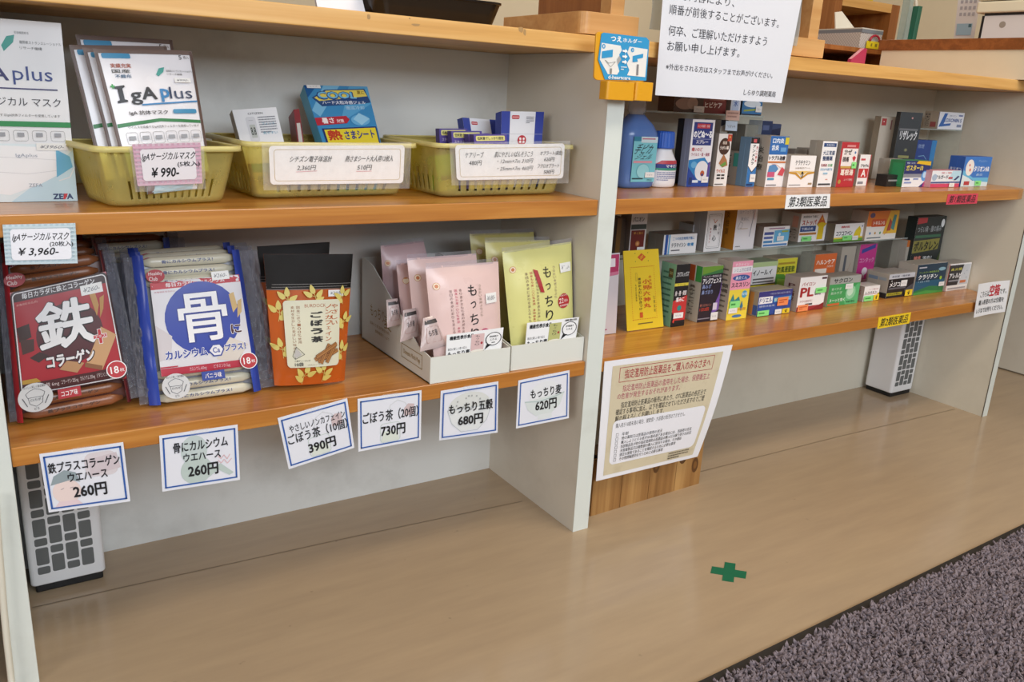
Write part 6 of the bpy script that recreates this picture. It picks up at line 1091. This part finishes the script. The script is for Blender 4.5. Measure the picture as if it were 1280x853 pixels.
# dark tray and white paper
xa, _ = hgt(470, .09, 6); xb, zt = hgt(628, .09, 9); c = V(((xa+xb)/2, .17, TOP)); mb = MB(c); dk = clearmat('smoked_plastic', '3a2c1c', .75, .15, '241a12')
zt = max(TOP+.022, zt)
R = [[c+V((x*(xb-xa)/2*k, y*.075*k, z)) for x, y in rrect(-1, -1, 1, 1, .2, .3)] for k, z in ((.94, 0), (.95, .002), (1.05, .034), (1.07, .035), (1.07, .038))]
R2 = [[c+V((x*(xb-xa)/2*k, y*.075*k, z)) for x, y in rrect(-1, -1, 1, 1, .2, .3)] for k, z in ((1.07, .038), (1.02, .037), (.92, .004))]
mb.rings(R, dk, True, False, False); mb.rings(R2, dk, False, True, False); tag(mb.build('dark_tray'), 'dark smoked plastic tray on the countertop above the left bay', 'tray')
xa, _ = hgt(398, .12, 5); xb, _ = hgt(458, .12, 8); mb = MB(((xa+xb)/2, .14, TOP))
mb.prism([(xa, .12, TOP), (xb, .12, TOP), (xb-.012, .15, TOP+.09), (xa-.01, .15, TOP+.09)], (0, .001, 0), 'e4e4ec'); mb.prism([(xa+.02, .18, TOP), (xb, .18, TOP), (xb-.012, .1515, TOP+.09), (xa-.01, .1515, TOP+.09)], (0, .001, 0), 'dcdce4')
tag(mb.build('paper_tent', bevel=.0002), 'folded white paper standing left of the dark tray', 'paper')
# wooden partition with two feet, posts, side boards and a vinyl sheet
p = at(727, 40, 1, .075); q = at(797, 48, 1, .075); r1 = at(985, 70, 1, .075); r2 = at(1028, 76, 1, .075)
t = thing('wooden_partition', 'pale wooden partition standing on the countertop with brown side boards', 'partition', V(((p.x+r2.x)/2, .2, TOP)))
o = t.location; fw = q.x-p.x
for x1 in (q.x, r2.x):
    x0 = x1-fw; mb = MB(o); pts = [(x1, .075), (x1, .33), (x0, .33)]+[(x0+.016-.016*math.cos(a), .091-.016*math.sin(a)) for a in [i*math.pi/12 for i in range(7)]]
    mb.prism([(x, y, TOP+.004) for x, y in pts], (0, 0, .036), wood_foot); mb.box((x0+.02, .10, TOP), (x1-.012, .31, TOP+.004), '2a2018'); mb.build('foot', t, bevel=.001)
    pw = fw*.24; px1 = x1-fw*.22 if x1 == q.x else x1-fw*.10
    mb = MB(o); mb.box((px1-pw, .085, TOP+.04), (px1, .115, TOP+.46), wood_foot); mb.build('post', t, bevel=.001)
    mb = MB(o); mb.box((px1-pw*.7, .1155, TOP+.04), (px1-pw*.3, .325, TOP+.46), wood_side); mb.build('side_board', t)
mb = MB(o); mb.box((q.x-fw*.24, .09, TOP+.46), (r2.x, .11, TOP+.50), wood_foot); mb.build('top_rail', t)
vin = clearmat('vinyl_sheet', 'd8dcdc', .42, .12, 'c4cac8', .2, 12)
xa = at(812, 30, 1, .066).x; xb = at(1001, 30, 1, .066).x
mb = MB(o); mb.grid(lambda u, v: V((xa+(xb-xa)*u+.0025*math.sin(v*26), .066+.003*math.sin(u*21), TOP+.022+.47*v)), 40, 24, vin); mb.build('vinyl_sheet', t)
# low desk organiser with mesh tray on it
A = at(1030, 62, 1, .50); B = at(1104, 70, 1, .50); zs = at(1060, 59, 1, .50).z
t = thing('desk_shelf', 'low brown desk shelf with dark opening behind the countertop edge', 'desk shelf', V(((A.x+B.x)/2, .56, TOP))); o = t.location
mb = MB(o); mb.box((A.x-.22, .48, zs-.012), (B.x, .75, zs), wood_side); mb.build('board', t)
for x in (A.x-.22, B.x-.012): mb = MB(o); mb.box((x, .48, TOP), (x+.012, .75, zs-.012), wood_dark); mb.build('side', t)
mb = MB(o); mb.box((A.x-.208, .72, TOP), (B.x-.012, .75, zs-.012), '2a2018'); mb.build('back', t)
fx = at(1050, 70, 1, .47).x; gx = at(1071, 70, 1, .47).x; mb = MB((fx, .45, TOP))
mb.prism([(fx, .44, TOP), (gx, .44, TOP), (gx, .44, zs-.005), (gx-.012, .44, zs-.004), (fx+.014, .44, TOP+(zs-TOP)*.55)], (0, .012, 0), 'b8365c'); tag(mb.build('pink_folder'), 'pink folder standing at the front of the low desk shelf', 'folder')
mb = MB((gx+.03, .60, TOP)); 
for k in range(4): mb.box((gx+.012, .52, TOP+.001+k*.009), (B.x-.02, .70, TOP+.008+k*.009), ('3a3a3c', '8a8488', '6a6668', 'a09a9c')[k])
tag(mb.build('paper_stack'), 'stack of grey papers inside the low desk shelf', 'papers')
mesh_m, nt, b = nodes('white_mesh'); tc = nt.nodes.new('ShaderNodeTexCoord'); ck = nt.nodes.new('ShaderNodeTexChecker'); ck.inputs['Scale'].default_value = 220; ck.inputs[1].default_value = (*lin('cfc8c2'), 1); ck.inputs[2].default_value = (*lin('b4aca6'), 1)
nt.links.new(tc.outputs['Object'], ck.inputs[0]); nt.links.new(ck.outputs[0], b.inputs['Base Color'])
A2 = at(1016, 53, 1, .51); C2 = at(1074, 55, 1, .51); zt = at(1050, 30, 1, .51).z
t = thing('file_tray', 'white mesh file tray with grey lid standing on the low desk shelf', 'file tray', V((C2.x+.05, .6, zs))); o = t.location
D = V((math.cos(math.radians(18)), math.sin(math.radians(18)), 0)); Bv = V((-D.y, D.x, 0)); E0 = V((C2.x, .51, zs)); a = math.radians(-20)
# front face runs left from the corner, end face runs right and back from it
Lv = V((0, 1, 0)); Rv = V((1, 0, 0)); l1, l2 = .18, .10
pl = [E0, E0+Rv*l2, E0+Rv*l2+Lv*l1, E0+Lv*l1]
mb = MB(o); mb.prism(pl, (0, 0, zt-zs-.014), mesh_m); mb.build('tray_body', t)
mb = MB(o); pl2 = [p_+V((0, 0, zt-zs-.014)) for p_ in (E0-V((.0, .003, 0)), E0+Rv*(l2+.003), E0+Rv*l2+Lv*l1, E0+Lv*(l1+.003))]; mb.prism(pl2, (0, 0, .010), '7d828a'); mb.prism([p_+V((0, 0, .010)) for p_ in pl2], (0, 0, .003), 'd8d4c8'); mb.build('lid', t)
q = [E0+Rv*.03+V((-.004, -.006, zt-zs-.035)), E0+Rv*.095+V((-.004, -.006, zt-zs-.035)), E0+Rv*.095+V((-.004, -.006, .004)), E0+Rv*.03+V((-.004, -.006, .004))]
mb = MB(o); slabq(mb, q, .001, 'e0c81c'); prints(mb, Surf(q), [('r', .3, .3, .4, .7, '8a7a1c'), ('r', .6, .3, .75, .7, '8a7a1c')]); x_ = mb.build('yellow_tag', t)
mb = MB(o); m_ = (q[0]+q[1])/2; mb.tube([m_+Rv*(.022*math.cos(k))+V((0, -.002, .016*math.sin(k))) for k in [i*math.pi/10 for i in range(11)]], .003, 'b0243c', 8); mb.build('red_clip', t)
pp = E0+Lv*.09+Rv*.05; mb = MB((pp.x, pp.y, zt)); mb.prism([(pp.x-.05, pp.y, zt-.0005), (pp.x+.05, pp.y, zt-.0005), (pp.x-.02, pp.y+.01, zt+.05), (pp.x-.05, pp.y+.01, zt+.045)], (0, .003, 0), 'e8e2d4'); tag(mb.build('paper_sheet'), 'cream folded paper lying on the mesh file tray', 'paper')
# shutter-like slats and shelf frame further back
A = at(1020, 30, 1, 1.3); B = at(1060, 30, 1, 1.3); z1 = at(1040, -30, 1, 1.3).z
t = thing('slatted_rack', 'pale slatted rack far behind the file tray', 'rack', V(((A.x+B.x)/2, 1.32, 0))); mb = MB(t.location); mb.box((A.x-.12, 1.31, 0), (B.x+.05, 1.35, z1), 'c8c4b0'); mb.build('back', t)
mb = MB(t.location); z = .9
while z < z1: mb.box((A.x-.12, 1.296, z), (B.x+.05, 1.309, z+.022), 'd4d0bc'); z += .034
mb.build('slats', t)
A = at(1062, 34, 1, .95); B = at(1121, 34, 1, .95); zt = at(1100, 3, 1, .95).z
t = thing('wooden_cubby', 'brown wooden cubby standing behind the file tray', 'cubby', V(((A.x+B.x)/2, 1.1, 0))); o = t.location
for lo, hi, m_ in (((A.x-.1, .95, 0), (A.x-.06, 1.25, zt), wood_side), ((B.x-.05, .95, 0), (B.x, 1.25, zt), wood_side), ((A.x-.06, .95, zt-.03), (B.x-.05, 1.25, zt), wood_edge), ((A.x-.06, 1.2, 0), (B.x-.05, 1.25, zt-.03), '8c8072')): mb = MB(o); mb.box(lo, hi, m_); mb.build('panel', t)
mb = MB(((A.x+B.x)/2-.05, 1.1, zt)); mb.box((A.x+.01, .97, zt), (B.x-.14, 1.2, zt+.05), 'd8bc2c'); mb.box((A.x+.012, .9695, zt+.012), (B.x-.15, .9705, zt+.03), 'e8e2d0'); tag(mb.build('yellow_carton', bevel=.002), 'yellow carton on top of the wooden cubby', 'carton')
# raised side counter: brown top, cream front
yl = .42; L0 = at(1104.5, 50, 1, yl); zt = L0.z; R0_ = at(1283, 47, 2, zt) if zt > CZ else V((2.6, .1, zt))
d = (R0_-L0); d.z = 0
if d.length > 2.2: R0_ = L0+d.normalized()*1.6
d = (R0_-L0).normalized(); nb = V((-d.y, d.x, 0)); th = .028
t = thing('raised_counter', 'raised side counter with brown wooden top and cream front at upper right', 'counter', V(((L0.x+R0_.x)/2, yl, TOP))); o = t.location
e = R0_+d*.8
mb = MB(o); mb.prism([p_-V((0, 0, th)) for p_ in (L0-nb*.004-d*.01, e-nb*.004, e+nb*.42, L0+nb*.42-d*.01)], (0, 0, th), wood_dark); mb.build('top', t, bevel=.001)
mb = MB(o); mb.prism([V((p_.x, p_.y, TOP+.0006)) for p_ in (L0, e, e+nb*.38, L0+nb*.38)], (0, 0, zt-th-TOP-.0006), wallm); mb.build('cabinet', t)
def onr(u, off): # a point on the raised counter behind its front edge
    n = nb; P0 = L0+nb*off; return lambda v: atp(u, v, P0, n)
f = onr(1223, .06); a = f(46); f2 = onr(1290, .06); b = f2(46); hb = f(20).z-zt
t = thing('drawer_box', 'white drawer box with round finger hole under the printer', 'drawer box', V(((a.x+b.x)/2, (a.y+b.y)/2, zt))); mb = MB(t.location)
base = [V((p_.x, p_.y, zt)) for p_ in (a, b+d*.05, b+d*.05+nb*.26, a+nb*.26)]; mb.prism(base, (0, 0, hb), 'd8d2d0'); mb.build('box', t, bevel=.002)
mb = MB(t.location); S = Surf([base[0]+V((0, 0, hb)), base[1]+V((0, 0, hb)), base[1], base[0]]); prints(mb, S, [('c', .30, .62, .008, '9a8f84'), ('r', -.0, .0, .035, 1, '1a1618')]); mb.build('finger_hole', t)
f = onr(1219, .05); a = f(18); f2 = onr(1300, .05); b = f2(18)
z0 = zt+hb; t = thing('printer', 'cream office printer on top of the white drawer box', 'printer', V(((a.x+b.x)/2, (a.y+b.y)/2, z0))); mb = MB(t.location)
base = [V((p_.x, p_.y, z0)) for p_ in (a, b, b+nb*.3, a+nb*.3)]
mb.prism([p_+d*.02*s+nb*.01 for p_, s in zip(base, (1, -1, -1, 1))], (0, 0, .006), '2a2826'); mb.build('foot', t)
for k, (za, zb, cc) in enumerate(((.006, .034, 'dcd4bc'), (.036, .12, 'd6cfba'))): mb = MB(t.location); mb.prism([p_+V((0, 0, za)) for p_ in base], (0, 0, zb-za), M(cc, .4)); mb.build('body' if k else 'tray', t, bevel=.004)
P0 = L0+nb*.34; q = PQ([(1199, -12), (1228, -14), (1217, 47.5), (1192, 47.5)], (P0, nb)); dz = 0
mb = MB((q[2]+q[3])/2); slabq(mb, q, .003, 'd8d2d4'); S = Surf(q)
prints(mb, S, [('r', .14+.2*i, .46+.13*j, .26+.2*i, .53+.13*j, 'a9a4ac') for i in range(4) for j in range(4)]+[('r', .1, .06, .84, .30, '9ab4c8'), ('r', .66, .22, .8, .29, '4a6a78')]); tag(mb.build('wall_calendar'), 'pale calendar sheet with blue panel leaning left of the printer', 'calendar')
f = onr(1127, .10); a = f(47); f2 = onr(1141, .10); b = f2(47); zz = f(8).z
mb = MB((a.x, a.y, zt)); mb.prism([V((a.x, a.y, zt)), V((b.x, b.y, zt)), V((b.x+.004, b.y, zz)), V((a.x+.01, a.y, zz))], nb*.02, '1f6450'); tag(mb.build('green_binder', bevel=.001), 'dark green binder standing at left end of raised counter', 'binder')
f = onr(1121, .06); a = f(47); f2 = onr(1130, .06); b = f2(47); zz = f(-20).z
mb = MB((a.x, a.y, zt)); mb.prism([V((a.x, a.y, zt)), V((b.x, b.y, zt)), V((b.x, b.y, zz)), V((a.x, a.y, zz))], nb*.02, clearmat('acrylic_file', 'dde6e2', .5, .1, 'b8c4be')); tag(mb.build('clear_file_stand'), 'clear file stand beside the green binder', 'file stand')
f = onr(1137, .16); mb = MB(f(47)); mb.tube([f(47)+V((0, 0, .004)), onr(1146, .16)(20), onr(1145, .16)(2), onr(1140, .16)(-20)], .005, 'd8d2c4', 8); tag(mb.build('white_cable'), 'white cable rising behind the green binder', 'cable')
